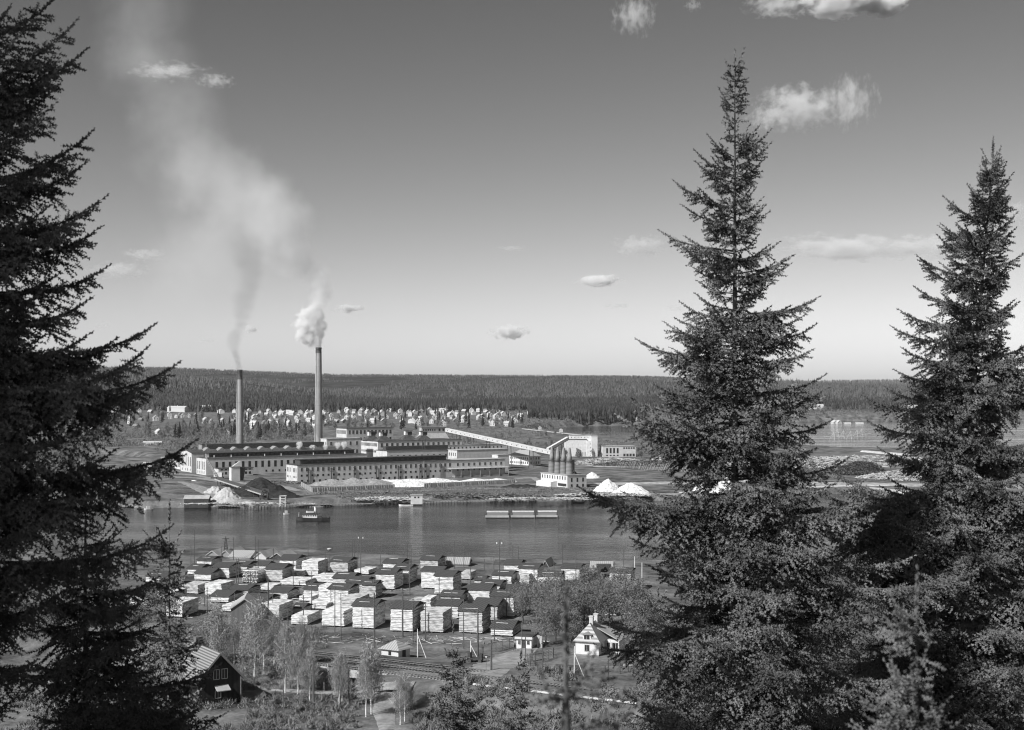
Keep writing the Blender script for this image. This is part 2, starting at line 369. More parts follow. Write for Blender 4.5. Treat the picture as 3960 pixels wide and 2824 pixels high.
            if na > 0:
                sa = (np.arange(na)+0.5)/na; sa = sa[sa > 0.25]
                seg2 = np.clip((sa*ns).astype(int), 0, ns-1); f2 = (sa*ns-seg2)[:, None]
                sh_p.append(Pm[seg2]*(1-f2)+Pm[seg2+1]*f2); sh_d.append(norm(Pm[seg2+1]-Pm[seg2])); sh_l.append(np.full(len(sa), 0.13*sl))
            sh_p.append(Pm[-1:]); sh_d.append(norm(Pm[-1:]-Pm[-2:-1]+np.array([[0, 0, 0.02]]))); sh_l.append(np.array([0.16*sl]))
            # shoots along the branchlets
            maxn = int(np.ceil(lj.max()/0.072))
            kk = np.arange(maxn+1)[None, :]*0.072; ok = kk < lj[:, None]
            q = pj[:, None, :]+dj[:, None, :]*kk[..., None]+np.array([0, 0, -1.0])*(kk**2*0.35*(0.3+t))[..., None]
            side2 = np.where(np.arange(maxn+1) % 2 == 0, 1, -1)[None, :, None]
            l2 = norm(np.cross(dj, np.array([0, 0, 1.0])))[:, None, :]
            dd = dj[:, None, :]*0.75+l2*side2*0.65+g_.normal(0, 0.16, q.shape)+np.array([0, 0, -0.12])
            last = (kk+0.072 >= lj[:, None])
            dd = np.where(last[..., None], dj[:, None, :], dd)
            ll = (g_.uniform(0.085, 0.15, ok.shape)*sl)*np.clip((lj[:, None]-kk)/0.25+0.45, 0.5, 1)
            sh_p.append(q[ok]); sh_d.append(norm(dd[ok])); sh_l.append(ll[ok])
    # leader shoot
    for q_ in range(4): sh_p.append((axis(ap.z-0.12*(q_+1)*max(leader, .2)*1.2))[None, :]); sh_d.append(np.array([[0.02, 0, 1.0]])); sh_l.append(np.array([0.16]))
    Pb = np.concatenate(sh_p); Dr = np.concatenate(sh_d); Ls = np.concatenate(sh_l)
    V, T = shoot_mesh(Pb, Dr, Ls*1.5, np.full(len(Pb), rad*RK), nt, seed)
    root = empty(name, (ap.x, ap.y, bz), 0, label, cat, group)
    tr = MB(); pts = [tuple(axis(bz+q*Ht)) for q in (0, 0.12, 0.3, 0.5, 0.7, 0.85, 0.95, 1.0)]
    tr.rings(pts, [trunk*a for a in (1.25, 1.0, 0.85, 0.62, 0.36, 0.18, 0.08, 0.03)], 9, True)
    tr.build('trunk', M_bark, root, smooth=True)
    lim.build('branches', M_twig, root)
    link('crown', np_mesh('crown', V, T, mneedle or M_needle), root)
    return root, len(T)
nT = 0; RK = 1.2
def sp(*a, **k):
    global nT
    r, n = spruce(*a, **k); nT += n; return r
sp('spruce_tree', 'tall dark spruce filling the left edge of the view, long branches reaching right', -160, -500, 14.0,
   [(-500, 20, 20), (-200, 200, 300), (0, 320, 430), (180, 320, 500), (330, 320, 420), (480, 320, 450), (610, 360, 590), (700, 300, 420), (820, 320, 540), (950, 350, 545), (1120, 350, 480), (1280, 400, 640), (1410, 500, 790), (1550, 500, 650), (1700, 500, 760), (1840, 550, 800), (2000, 560, 740), (2300, 600, 800), (2800, 650, 850)],
   seed=21, trunk=0.20, dens=1.15, rad=0.025, whorl=0.42, droop=0.75, nb_=(7, 9), fill=(.4, .5, .6, .7, .85, 1.0, 1.0), fillk=.66,
   extra=[(251, 42), (335, 157), (283, 471), (419, 586), (387, 796), (393, 869), (382, 921), (366, 1058), (356, 1194), (539, 1288), (618, 1393), (628, 1440), (681, 1759), (330, 230), (250, 330), (300, 660), (560, 1500), (520, 1640), (600, 1850), (620, 2100), (240, 380), (420, 1350)])
sp('spruce_tree', 'slender dark spruce with a thin trunk in front of the left lumber stacks', 655, 1990, 19.0,
   [(1990, 10, 10), (2080, 60, 70), (2150, 110, 80), (2300, 150, 110), (2450, 190, 170), (2600, 220, 190), (2750, 330, 230), (3000, 400, 280)], seed=5, trunk=0.07, dens=1.1, rad=0.021, whorl=0.3, leader=0.25)
sp('spruce_tree', 'shaded spruce behind the bottom left corner, crown merging with its taller neighbour', 330, 1690, 16.5,
   [(1690, 10, 10), (1800, 90, 100), (2000, 180, 190), (2200, 240, 260), (2450, 300, 330), (2700, 340, 420), (3000, 380, 470)], seed=8, trunk=0.11, dens=1.2, rad=0.022, leader=0.3)
sp('spruce_tree', 'tallest free-standing spruce right of the centre, thin leader against the sky', 2842, 232, 20.0,
   [(232, 0, 0), (330, 15, 20), (395, 85, 72), (440, 75, 40), (560, 125, 140), (620, 180, 150), (690, 165, 110), (735, 250, 130), (800, 200, 135), (860, 130, 145), (910, 290, 160), (960, 230, 140), (1000, 270, 220), (1030, 180, 240), (1100, 250, 160), (1200, 230, 210), (1270, 290, 350), (1340, 380, 330), (1400, 300, 350), (1480, 300, 365), (1560, 280, 300), (1640, 440, 330), (1750, 330, 340), (1850, 380, 520), (1900, 640, 560), (1960, 440, 480), (2050, 380, 610), (2130, 400, 580), (2250, 300, 700), (2400, 430, 690), (2600, 460, 640), (2850, 480, 600)],
   seed=33, trunk=0.15, dens=1.0, rad=0.025, whorl=0.31, leader=0.62, nb_=(5, 8), fillk=.95, topk=.34,
   extra=[(2868, 248), (2822, 288), (2862, 305), (2824, 348), (2874, 372), (2762, 394), (2909, 403), (2771, 462), (2777, 520), (2950, 526), (2983, 545), (2980, 600), (2725, 569), (2679, 625), (2685, 668), (2965, 653), (2943, 693), (2602, 736), (2974, 828), (2971, 859), (2642, 822), (2740, 868), (2931, 896), (2558, 914), (2635, 994), (3060, 1019), (3014, 970), (3042, 1056), (2703, 1117), (2685, 1062), (2980, 1130), (3174, 1278), (3100, 1250), (3182, 1478), (2469, 1339), (2565, 1391), (2530, 1513), (2426, 1617), (2435, 1669), (3191, 1530), (3217, 1652), (2235, 1904), (2300, 1930), (2426, 2035), (3234, 1878), (3356, 1948), (3391, 2000), (2435, 2095), (3321, 2156), (2678, 1461), (3120, 1380), (2600, 1300), (3150, 1180), (2590, 1740), (3150, 1760), (2500, 2200), (3300, 1800)])
sp('spruce_tree', 'broad spruce at the right edge leaning slightly, dense light crown', 3842, 565, 23.0,
   [(565, 0, 0), (640, 40, 45), (700, 70, 60), (760, 110, 90), (800, 190, 110), (900, 150, 100), (1000, 250, 130), (1060, 200, 160), (1130, 260, 200), (1230, 310, 260), (1380, 340, 300), (1500, 380, 320), (1600, 430, 340), (1750, 340, 380), (1900, 390, 400), (2050, 430, 420), (2200, 480, 450), (2400, 600, 480), (2600, 640, 480), (2850, 700, 500)],
   lean=0.083, seed=47, trunk=0.17, dens=1.1, rad=0.028, whorl=0.34, leader=0.42, nb_=(7, 10), fill=(.45, .55, .65, .75, .85, .95, 1.0), fillk=1.18, topk=.5,
   extra=[(3862, 618), (3924, 714), (3780, 670), (3725, 759), (3647, 796), (3913, 796), (3692, 899), (3573, 1010), (3588, 1050), (3544, 1136), (3500, 1217), (3481, 1283), (3459, 1372), (3488, 1453), (3429, 1520), (3359, 1553), (3367, 1653), (3420, 1760), (3330, 2060), (3300, 2180), (3400, 1900)])
sp('spruce_tree', 'light-toned spruce low in front of the centre spruce, pale thin trunk', 2545, 2300, 27.0,
   [(2300, 10, 10), (2380, 90, 80), (2480, 160, 130), (2600, 170, 180), (2750, 230, 200), (2950, 260, 240)], seed=52, trunk=0.09, dens=0.85, rad=0.028, leader=0.3)
sp('spruce_tree', 'low bushy spruce between the two big right-hand spruces', 3210, 2210, 25.0,
   [(2210, 10, 10), (2300, 150, 150), (2450, 230, 260), (2600, 300, 320), (2800, 380, 380), (2950, 400, 400)], seed=58, trunk=0.12, dens=0.9, rad=0.027, leader=0.3)
sp('spruce_tree', 'small spruce with drooping branches in front of the railway bridge', 1752, 2425, 46.0,
   [(2425, 5, 5), (2480, 35, 40), (2560, 80, 90), (2620, 95, 110), (2700, 130, 140), (2800, 150, 150), (2950, 170, 170)], seed=61, trunk=0.11, dens=0.7, rad=0.045, leader=0.35, nt=9)
sp('spruce_tree', 'small spiky spruce in front of the level crossing', 2014, 2540, 44.0,
   [(2540, 5, 5), (2590, 45, 45), (2660, 90, 80), (2750, 120, 110), (2850, 150, 130), (2950, 170, 150)], seed=67, trunk=0.10, dens=0.7, rad=0.045, leader=0.3, nt=9)
sp('spruce_sapling', 'blurred bare sapling close to the camera at the bottom centre', 2188, 2480, 5.2,
   [(2480, 0, 0), (2540, 75, 70), (2600, 30, 30), (2660, 120, 160), (2740, 110, 110), (2850, 130, 200), (3000, 150, 150)], seed=71, trunk=0.15, dens=1.0, rad=0.016, whorl=0.17, leader=0.06, nb_=(4, 5), cat='sapling', sl=0.55, dead=0.1, topk=1.0, fill=(.8, .9, 1.0, 1.1))
sp('spruce_sapling', 'pale upright sapling top close in front of the right-hand spruce', 3544, 2310, 8.0,
   [(2310, 0, 0), (2380, 55, 55), (2440, 80, 90), (2600, 90, 90), (2700, 150, 140), (2800, 190, 170), (2950, 220, 200)], seed=73, topk=1.0, trunk=0.025, dens=1.2, rad=0.014, whorl=0.11, leader=0.04, nb_=(6, 8), cat='sapling', sl=0.55, dead=0.0)
sp('spruce_tree', 'tall spruce standing beyond the left edge of the view, shading its neighbour', -3600, -1500, 13.0,
   [(-1500, 30, 30), (-900, 450, 450), (0, 800, 800), (1200, 1100, 1100), (2400, 1300, 1300)], seed=91, trunk=.2, dens=.5, rad=.035, bottom=2600, nt=8)
sp('spruce_tree', 'tall spruce beside the camera on the left, outside the frame', -3366, -4500, 10.0,
   [(-4500, 30, 30), (-3300, 1200, 1200), (-500, 1700, 1700), (2400, 1800, 1800)], seed=92, trunk=.25, dens=1.3, rad=.06, topk=.8, bottom=2600, nt=8)
print('needle tris', nT)
# ================================================================ pulp mill
M_wall = mat('pale_render', 0.50, 0.62, scale=0.25, rough=0.9, contrast=(0.3, 0.7))
M_wallg = mat('weathered_render', 0.42, 0.58, scale=0.3, rough=0.95, contrast=(0.3, 0.7))
M_white = mat('white_paint', 0.56, 0.72, scale=0.6, rough=0.8)
M_brick = mat('grey_brick', 0.20, 0.30, scale=0.6, rough=0.95)
M_tar = mat('tarred_roof', 0.05, 0.10, scale=0.35, rough=0.95, spec=0.1)
M_roofg = mat('light_roofing', 0.30, 0.42, scale=0.3, rough=0.9)
M_tin = mat('sheet_metal_roof', 0.26, 0.40, rough=0.6, wave=('X', 0.6, 0.4), scale=1)
M_glass = mat('dark_window_glass', 0.03, rough=0.25, spec=0.5)
M_frame = mat('window_frame', 0.45)
M_dark = mat('dark_timber', 0.04, 0.08, scale=1.2, rough=1.0)
M_conc = mat('concrete', 0.20, 0.30, scale=0.5, rough=0.95)
M_chim = mat('chimney_brick', 0.27, 0.36, scale=0.7, rough=0.95, stretch=(1, 1, 0.25))
M_soot = mat('sooty_brick', 0.10, 0.16, scale=0.7, rough=1.0)
M_steel = mat('dark_steel', 0.05, 0.09, scale=2, rough=0.7)
M_galv = mat('pale_steel', 0.35, 0.45, scale=1, rough=0.7)
M_plank = mat('weathered_planks', 0.26, 0.42, rough=0.95, wave=('X', 0.35, 0.8), scale=1)
RZ = math.atan2(0.515, 0.857)           # the mill's main axis
_wcache = {}
def window_me(w, h, bars=1, glass=None):
    k = (round(w, 2), round(h, 2))
    if k not in _wcache:
        b = MB(); t = min(0.10, w*0.1); d = 0.05
        b.box(-w/2, w/2, -d-0.01, 0.05, -h/2, h/2)
        g_ = b.mesh('glass_pane', glass or M_glass)
        f = MB()
        f.box(-w/2-t, -w/2, -d-0.04, 0.04, -h/2-t, h/2+t); f.box(w/2, w/2+t, -d-0.04, 0.04, -h/2-t, h/2+t)
        f.box(-w/2, w/2, -d-0.04, 0.04, h/2, h/2+t); f.box(-w/2, w/2, -d-0.07, 0.04, -h/2-t, -h/2)
        f.box(-t*0.3, t*0.3, -d-0.03, -d-0.005, -h/2, h/2)
        _wcache[k] = (g_, f.mesh('window_frame', M_frame))
    return _wcache[k]
def window(root, x, y, z, w, h, rz=0.0, frame=False, name='window'):
    """a window whose outside faces local -y turned by rz"""
    g_, f_ = window_me(w, h)
    o = link(name, g_, root, (x, y, z), rz)
    if frame: link('frame', f_, o)
    return o
def row(root, n, x0, x1, z, w, h, y=0.0, frame=False, side='front', skip=()):
    for i in range(n):
        if i in skip: continue
        t = x0+(x1-x0)*((i+0.5)/n)
        if side == 'front': window(root, t, y, z, w, h, 0, frame)
        elif side == 'left': window(root, y, t, z, w, h, -math.pi/2, frame)
        elif side == 'right': window(root, y, t, z, w, h, math.pi/2, frame)
def hall(name, label, corner, L, Dp, h, wall, roof_m=None, roof='flat', rise=1.2, rz=None, cat='building', overhang=0.35, zb=None, group=None, ridge='x'):
    """long building; local x along the front, y to the back, z up. Front left corner at corner"""
    rz = RZ if rz is None else rz
    z0 = gz(corner[0], corner[1]) if zb is None else zb
    root = empty(name, (corner[0], corner[1], z0-0.0), rz, label, cat, group)
    b = MB(); o = overhang; t = 0.28; rm = roof_m or M_tar
    if roof == 'flat':
        b.box(0, L, 0, Dp, -1.5, h); b.build('wall', wall, root)
        r = MB(); r.box(-o, L+o, -o, Dp+o, h+0.004, h+t); r.build('roof', rm, root)
    elif roof == 'gable':
        if ridge == 'x':
            b.prism([(0, -1.5), (Dp, -1.5), (Dp, h), (Dp/2, h+rise), (0, h)], 0, L, 'x'); b.build('wall', wall, root)
            r = MB(); s = rise/(Dp/2); r.prism([(-o, h-o*s+.02), (Dp/2, h+rise+.02), (Dp+o, h-o*s+.02), (Dp+o, h-o*s+t), (Dp/2, h+rise+t+.05), (-o, h-o*s+t)], -o, L+o, 'x')
        else:
            b.prism([(0, -1.5), (L, -1.5), (L, h), (L/2, h+rise), (0, h)], 0, Dp, 'y'); b.build('wall', wall, root)
            r = MB(); s = rise/(L/2); r.prism([(-o, h-o*s+.02), (L/2, h+rise+.02), (L+o, h-o*s+.02), (L+o, h-o*s+t), (L/2, h+rise+t+.05), (-o, h-o*s+t)], -o, Dp+o, 'y')
        r.build('roof', rm, root)
    elif roof == "none": pass
    elif roof == "hip":
        b.box(0, L, 0, Dp, -1.5, h); b.build('wall', wall, root)
        r = MB(); q = min(L, Dp)/2
        if L >= Dp: top = [(q, Dp/2, h+rise), (L-q, Dp/2, h+rise)]
        else: top = [(L/2, q, h+rise), (L/2, Dp-q, h+rise)]
        vs = [(-o, -o, h+.01), (L+o, -o, h+.01), (L+o, Dp+o, h+.01), (-o, Dp+o, h+.01)]+top
        fs = [(0, 3, 2, 1), (0, 1, 5, 4), (1, 2, 5), (2, 3, 4, 5), (3, 0, 4)] if L >= Dp else [(0, 3, 2, 1), (0, 1, 4), (1, 2, 5, 4), (2, 3, 5), (3, 0, 4, 5)]
        r.add(vs, fs); r.build('roof', rm, root)
    return root
def corner(x, y, z=4.0): return P(x, y, z)
# 1 the long front hall
c1 = corner(1150, 1866)
f1 = hall('mill_hall', 'longest pale mill hall facing the river, three rows of windows', c1, 148, 18, 10.9, M_wallg, M_tar)
row(f1, 30, 1, 108, 8.3, 1.35, 2.3, frame=True); row(f1, 9, 110, 147, 8.3, 1.35, 1.9, frame=True)
row(f1, 30, 1, 108, 4.6, 1.2, 1.25); row(f1, 9, 110, 147, 4.9, 1.2, 1.2)
row(f1, 24, 1, 96, 1.2, 1.3, 1.5)
row(f1, 3, 1, 7.6, 7.8, .9, 2.6, side='left'); row(f1, 3, 10.5, 17, 7.8, .9, 2.6, side='left')
row(f1, 3, 1, 7.6, 3.6, .8, 1.2, side='left'); row(f1, 3, 10.5, 17, 3.6, .8, 1.2, side='left')
b = MB(); b.box(4, 106, 5.0, 13.5, 10.9+.29, 14.0); cl = b.build('clerestory', M_dark, f1)
b = MB(); b.box(3.4, 106.6, 4.4, 14.1, 14.003, 14.25); b.build('clerestory_roof', M_tar, f1)
for k in range(26): window(f1, 6+k*3.9, 5.0, 12.7, 2.0, 1.0)
b = MB(); b.box(109, 147, 0.6, 17, 11.19, 11.32); b.build('light_roof', M_roofg, f1)
b = MB(); b.box(104.6, 149.5, -4.6, -0.01, 5.6, 5.95); cn = b.build('loading_canopy', M_wallg, f1)
for k in range(7): b = MB(); b.box(105+k*7.2, 105.3+k*7.2, -4.4, -4.1, -1, 5.6); b.build('canopy_post', M_conc, cn)
b = MB(); b.box(108, 148, -4.0, -0.02, -1.5, 1.1); b.build('loading_dock', M_conc, f1)
for k in range(7):
    b = MB(); b.bar((7+k*15.4, -0.5, -1), (7+k*15.4, -0.5, 9.0), 0.45); b.box(6.6+k*15.4, 7.4+k*15.4, -1.2, -0.2, 8.2, 8.9)
    b.bar((6.2+k*15.4, -0.6, 6.6), (8.4+k*15.4, -0.6, 6.6), 0.2); b.build('downpipe', M_steel, f1)
b = MB(); b.bar((87, -.6, -1), (87, -.6, 11), .5); b.build('drain_shaft', M_conc, f1)
# 2 the hall behind with tall windows and a window strip on the roof
c2 = corner(797, 1836)
f2 = hall('mill_hall', 'second long mill hall with tall windows behind the longest one', c2, 118, 20, 11.2, M_wallg, M_tar)
row(f2, 24, 5, 116, 6.6, 1.7, 4.2); row(f2, 16, 40, 116, 1.8, 1.2, 1.4)
row(f2, 2, 2, 10, 6.2, 1.5, 5.4, side='left'); row(f2, 2, 11, 19, 6.2, 1.5, 5.4, side='left'); row(f2, 4, 2, 19, 1.6, 1.0, 1.6, side='left')
b = MB(); b.box(3, 112, 9, 14, 11.49, 14.2); b.build('clerestory', M_dark, f2)
b = MB(); b.box(2.4, 112.6, 8.4, 14.6, 14.203, 14.45); b.build('clerestory_roof', M_tar, f2)
for k in range(32): window(f2, 5+k*3.35, 9.0, 12.9, 1.5, 1.3)
b = MB(); b.box(2.6, 5.0, 8.7, 8.99, 11.5, 14.1); b.build('strip_end', M_white, f2)
for k in range(9):
    b = MB(); b.rings([(8+k*12, 7, 11.4), (8+k*12, 7, 12.9), (8+k*12, 7, 13.0)], [.35, .35, .6], 8); b.build('roof_vent', M_white, f2)
# 3 the tall white-ended hall
c3 = corner(741, 1826)
f3 = hall('mill_hall', 'tall white-ended hall with sawtooth skylights at the left of the mill', c3, 120, 24, 13.4, M_wallg, M_tar, 'gable', 1.6)
for i in range(5): window(f3, 0, 2.6+i*4.7, 7.5, 1.2, 6.5, -math.pi/2)
for i in range(4): window(f3, 0, 3+i*5.5, 1.8, 1.0, 1.6, -math.pi/2)
for k in range(9):
    b = MB(); x = 10+k*10; b.prism([(x, 14.2), (x+7, 14.2), (x+3.5, 16.8)], 5, 12, 'y'); b.build('skylight', M_brick, f3)
b = MB(); b.box(18, 112, 21, 25.5, 14.0, 18.4); b.build('roof_ridge_house', M_dark, f3)
f3b = hall('mill_tower', 'short square tower with a white side at the left end of the mill', corner(752, 1817)+Vector((2, 14, 0)), 9, 7, 17.6, M_brick, M_tar)
window(f3b, 4.5, 0, 14.5, 1.6, 1.6)
# small sheds left
s1 = hall('shed', 'small pale-roofed shed at the far left of the mill', corner(668, 1800), 17, 10, 4.2, M_wall, M_roofg, 'gable', 2.0, ridge='x', rz=0.15)
row(s1, 4, 1, 16, 2.2, 1.2, 1.2); s1.location.x -= 9
s2 = hall('shed', 'white gabled shed with tall windows left of the tall hall', corner(705, 1815), 26, 13, 6.2, M_wall, M_tar, 'gable', 3.0, ridge='x')
s2.location = s2.location+Vector((-2, 3, 0))
for i in range(4): window(s2, 0, 1.8+i*3.1, 3.4, 1.2, 3.6, -math.pi/2)
# 5 annex
c5 = corner(857, 1842)
f5 = hall('annex_building', 'low flat-roofed annex in front of the tall-windowed hall', corner(845, 1840), 24, 9, 4.9, M_wallg, M_tar)
row(f5, 8, 1, 23, 1.8, 1.5, 1.6); row(f5, 8, 1, 23, 4.1, 1.5, .8)
# 6 silo block
c6 = corner(895, 1862)
f6 = hall('hopper_house', 'square pale hopper house with a dark chute above the coal heap', c6, 5.6, 4.0, 8.4, M_wall, M_tar)
b = MB(); b.add([(5.6, 0.2, 8.2), (9.2, 0.2, 8.2), (9.2, 3.6, 8.2), (5.6, 3.6, 8.2), (5.9, 1.2, 0), (8.2, 1.2, 0), (8.2, 2.8, 0), (5.9, 2.8, 0)], [(0,1,2,3),(7,6,5,4),(0,4,5,1),(1,5,6,2),(2,6,7,3),(3,7,4,0)]); b.build('hopper', M_dark, f6)
b = MB(); b.add([(1, 1, 8.7), (7, 1, 8.7), (7, 3, 8.7), (1, 3, 8.7), (6, 1.5, 12), (6.6, 1.5, 12), (6.6, 2.5, 12), (6, 2.5, 12)], [(3,2,1,0),(4,5,6,7),(0,1,5,4),(1,2,6,5),(2,3,7,6),(3,0,4,7)]); b.build('elevator_head', M_wallg, f6)
# 7 crane
def lattice(b, p, q, w0, w1, n, t):
    p = Vector(p); q = Vector(q); d = (q-p).normalized(); a = d.cross(Vector((0, 1, 0))).normalized(); c = d.cross(a)
    prev = None
    for i in range(n+1):
        s = i/n; w = w0+(w1-w0)*s; ctr = p+(q-p)*s
        cs = [ctr+a*(u*w/2)+c*(v*w/2) for u, v in ((-1,-1),(1,-1),(1,1),(-1,1))]
        for k in range(4): b.bar(cs[k], cs[(k+1) % 4]+Vector((0, 0, .001)), t)
        if prev:
            for k in range(4): b.bar(prev[k], cs[k], t*1.3); b.bar(prev[k], cs[(k+1) % 4], t)
        prev = cs
pc = corner(838, 1852)
cr = empty('crane', pc, 0, 'lattice-boom crane with a pale cab in front of the annex', 'crane')
b = MB(); b.box(-3.4, 4.2, -2, 2, -.5, 1.1); b.build('chassis', M_steel, cr)
b = MB(); b.box(-1.6, 3.6, -1.6, 1.6, 1.2, 4.0); b.build('cab', M_wall, cr)
b = MB(); lattice(b, (0.5, -1.7, 1.5), (-6.4, -1.7, 13.6), 1.2, .7, 9, .16); b.bar((1.5, 0, 4), (-6.4, -1.7, 13.6), .1); b.build('boom', M_galv, cr)
# 8 ground conveyor
a0 = P(838, 1852, 8.5); a1 = P(1022, 1925, 4.5)
cv = empty('conveyor', (a0.x, a0.y, 4), 0, 'inclined trestle conveyor running down over the coal heap to the river', 'conveyor')
A0 = Vector((0, 0, 4.2)); A1 = Vector((a1.x-a0.x, a1.y-a0.y, 2.0)); 
b = MB(); b.bar(A0, A1, 2.6, 0.5); b.build('belt_gantry', M_galv, cv)
b = MB(); b.bar(A0+Vector((0, 1.2, 1.0)), A1+Vector((0, 1.2, 1.0)), .2, 1.3); b.bar(A0+Vector((0, -1.2, .3)), A1+Vector((0, -1.2, .3)), .2, .5); b.build('side_rail', M_steel, cv)
for k in range(9):
    q = A0+(A1-A0)*((k+.5)/9); b = MB(); b.bar(q+Vector((-.8, 0, -.3)), (q.x-1.6, q.y, -3), .3); b.bar(q+Vector((.8, 0, -.3)), (q.x+1.6, q.y, -3), .3); b.bar((q.x-1.1, q.y, q.z-2), (q.x+1.1, q.y, q.z-2), .2); b.build('trestle', M_dark, cv)
b = MB(); lattice(b, A1+Vector((-1, 0, -6)), A1+Vector((1, 0, 3.0)), 4, 3, 4, .3); b.build('loading_tower', M_steel, cv)
# chimneys
def chimney(label, xc, ytop, wb, wt, D, soot=0.06, zb=4):
    z1 = H-(ytop-HY)*D/F; x = (xc-CX)/F*D
    root = empty('chimney', (x, D, zb), 0, label, 'chimney')
    h = z1-zb; rb, rt = wb*D/F/2, wt*D/F/2; b = MB(); pts = []; rad = []
    for k in range(9): t = k/8*(1-soot); pts.append((0, 0, h*t)); rad.append(rb+(rt-rb)*(t**0.75))
    b.rings(pts, rad, 32, False); b.build('shaft', M_chim, root, smooth=True)
    b = MB(); b.rings([(0, 0, h*(1-soot)), (0, 0, h*0.985), (0, 0, h*0.986), (0, 0, h)], [rt*1.02, rt*.99, rt*1.06, rt*1.06], 32, False)
    b.rings([(0, 0, h), (0, 0, h*.97)], [rt*1.06, rt*.7], 32, True); b.build('sooty_rim', M_soot, root, smooth=True)
    b = MB()
    for k in range(1, 6): z = h*k/6; r_ = rb+(rt-rb)*((k/6)**.75); b.rings([(0, 0, z), (0, 0, z+.25)], [r_*1.012, r_*1.012], 32, False)
    b.build('band', M_conc, root, smooth=True)
    b = MB(); b.bar((-rb*.6, -rb*.82, 4), (-rt*.6, -rt*.82, h-1), .35, .12); b.build('ladder', M_steel, root)
    return Vector((x, D, z1)), rt
top1, rt1 = chimney('shorter left chimney with a dark sooty top and thin dark smoke', 927, 1430, 34, 21, 1010, 0.10)
top2, rt2 = chimney('taller right chimney giving off a thick white plume', 1232, 1344, 36, 23, 1062, 0.05)
# blocks behind
def blk(label, xc, ytop, D, L, Dp, wall, roof_m=None, **k):
    """block by its front left roof corner (pixel) and distance"""
    p = PD(xc, ytop, D); z0 = gz(p.x, p.y)
    return hall(k.pop('name', 'mill_block'), label, (p.x, p.y), L, Dp, p.z-z0, wall, roof_m, zb=z0, **k), p.z-z0
r1, h1 = blk('grey square mill block right of the taller chimney with steam in front', 1263, 1698, 1030, 28, 11, M_wallg, M_roofg)
row(r1, 5, 1, 27, h1-3.5, 1.5, 2.6, frame=True); row(r1, 3, 1, 10, h1-3.5, 1.0, 2.6, side='left'); row(r1, 5, 1, 27, h1-9.5, 1.5, 2.6, frame=True)
r2, h2 = blk('white office block behind the chimneys with a long row of windows', 1340, 1658, 1130, 42, 20, M_wall, M_tar)
row(r2, 12, 1, 41, h2-3.0, 1.8, 3.0, frame=True); row(r2, 12, 1, 41, h2-8.6, 1.6, 2.4); row(r2, 10, 1, 19.5, h2-3.0, 1.0, 3.0, side='left'); row(r2, 10, 1, 19.5, h2-8.6, 1.0, 2.4, side='left')
r3, h3 = blk('long dark-roofed mill block with four roof cupolas', 1461, 1708, 1045, 72, 32, M_wall, M_tar)
row(r3, 16, 1, 71, h3-2.8, 1.8, 2.8, frame=True); row(r3, 15, 1, 31, h3-2.6, 1.2, 2.4, side='left'); row(r3, 15, 1, 31, h3-7.6, 1.2, 1.6, side='left'); row(r3, 15, 1, 71, h3-7.0, 1.6, 2.0)
def add_cupola(root, x, y, z):
    b = MB(); b.add([(x-6, y-4, z), (x+6, y-4, z), (x+6, y+4, z), (x-6, y+4, z), (x-2.2, y-1.4, z+3.4), (x+2.2, y-1.4, z+3.4), (x+2.2, y+1.4, z+3.4), (x-2.2, y+1.4, z+3.4)], [(0,3,2,1),(4,5,6,7),(0,1,5,4),(1,2,6,5),(2,3,7,6),(3,0,4,7)])
    o = b.build('cupola', M_tar, root)
    b = MB(); b.box(x-2.6, x-.6, y-1.3, y+1.3, z+3.41, z+6.4); b.build('louvre_box', M_white, o)
    b = MB(); b.box(x-.6, x+3.2, y-1.2, y+1.2, z+3.41, z+6.0); b.build('louvre_side', M_dark, o)
    b = MB(); b.box(x-3, x+3.6, y-1.7, y+1.7, z+6.41, z+6.8); b.build('cupola_roof', M_tar, o)
for x, y in ((8, 8), (42, 8), (5, 22), (36, 22)): add_cupola(r3, x, y, h3+.29)
r3b, h3b = blk('low dark-roofed hall with a roof strip in front of the cupola block', 1497, 1745, 985, 55, 18, M_wallg, M_tar)
row(r3b, 11, 1, 54, h3b-4, 1.6, 1.8, frame=True)
b = MB(); b.box(2, 52, 6, 11, h3b+.29, h3b+3.0); b.build('clerestory', M_dark, r3b)
for k in range(2): b = MB(); b.rings([(30+k*2.2, 4, h3b), (30+k*2.2, 4, h3b+8)], [.35, .3], 8); b.build('flue', M_steel, r3b)
r3c, h3c = blk('long low mill hall with a light flat roof beside the conveyor', 1640+127, 1742, 985, 42, 13, M_wallg, M_roofg)
row(r3c, 4, .8, 12.5, h3c-3.0, .9, 2.2, side='left')
r3d, h3d = blk('narrow pale rooftop hall under the lower end of the long conveyor', 1730, 1722, 1075, 66, 8, M_white, M_roofg)
row(r3d, 14, 1, 50, h3d-2.2, 1.2, 1.2)
r3e, h3e = blk('pale flat-roofed store at the right end of the longest hall', 1925, 1760, 975, 9, 8, M_wall, M_roofg)
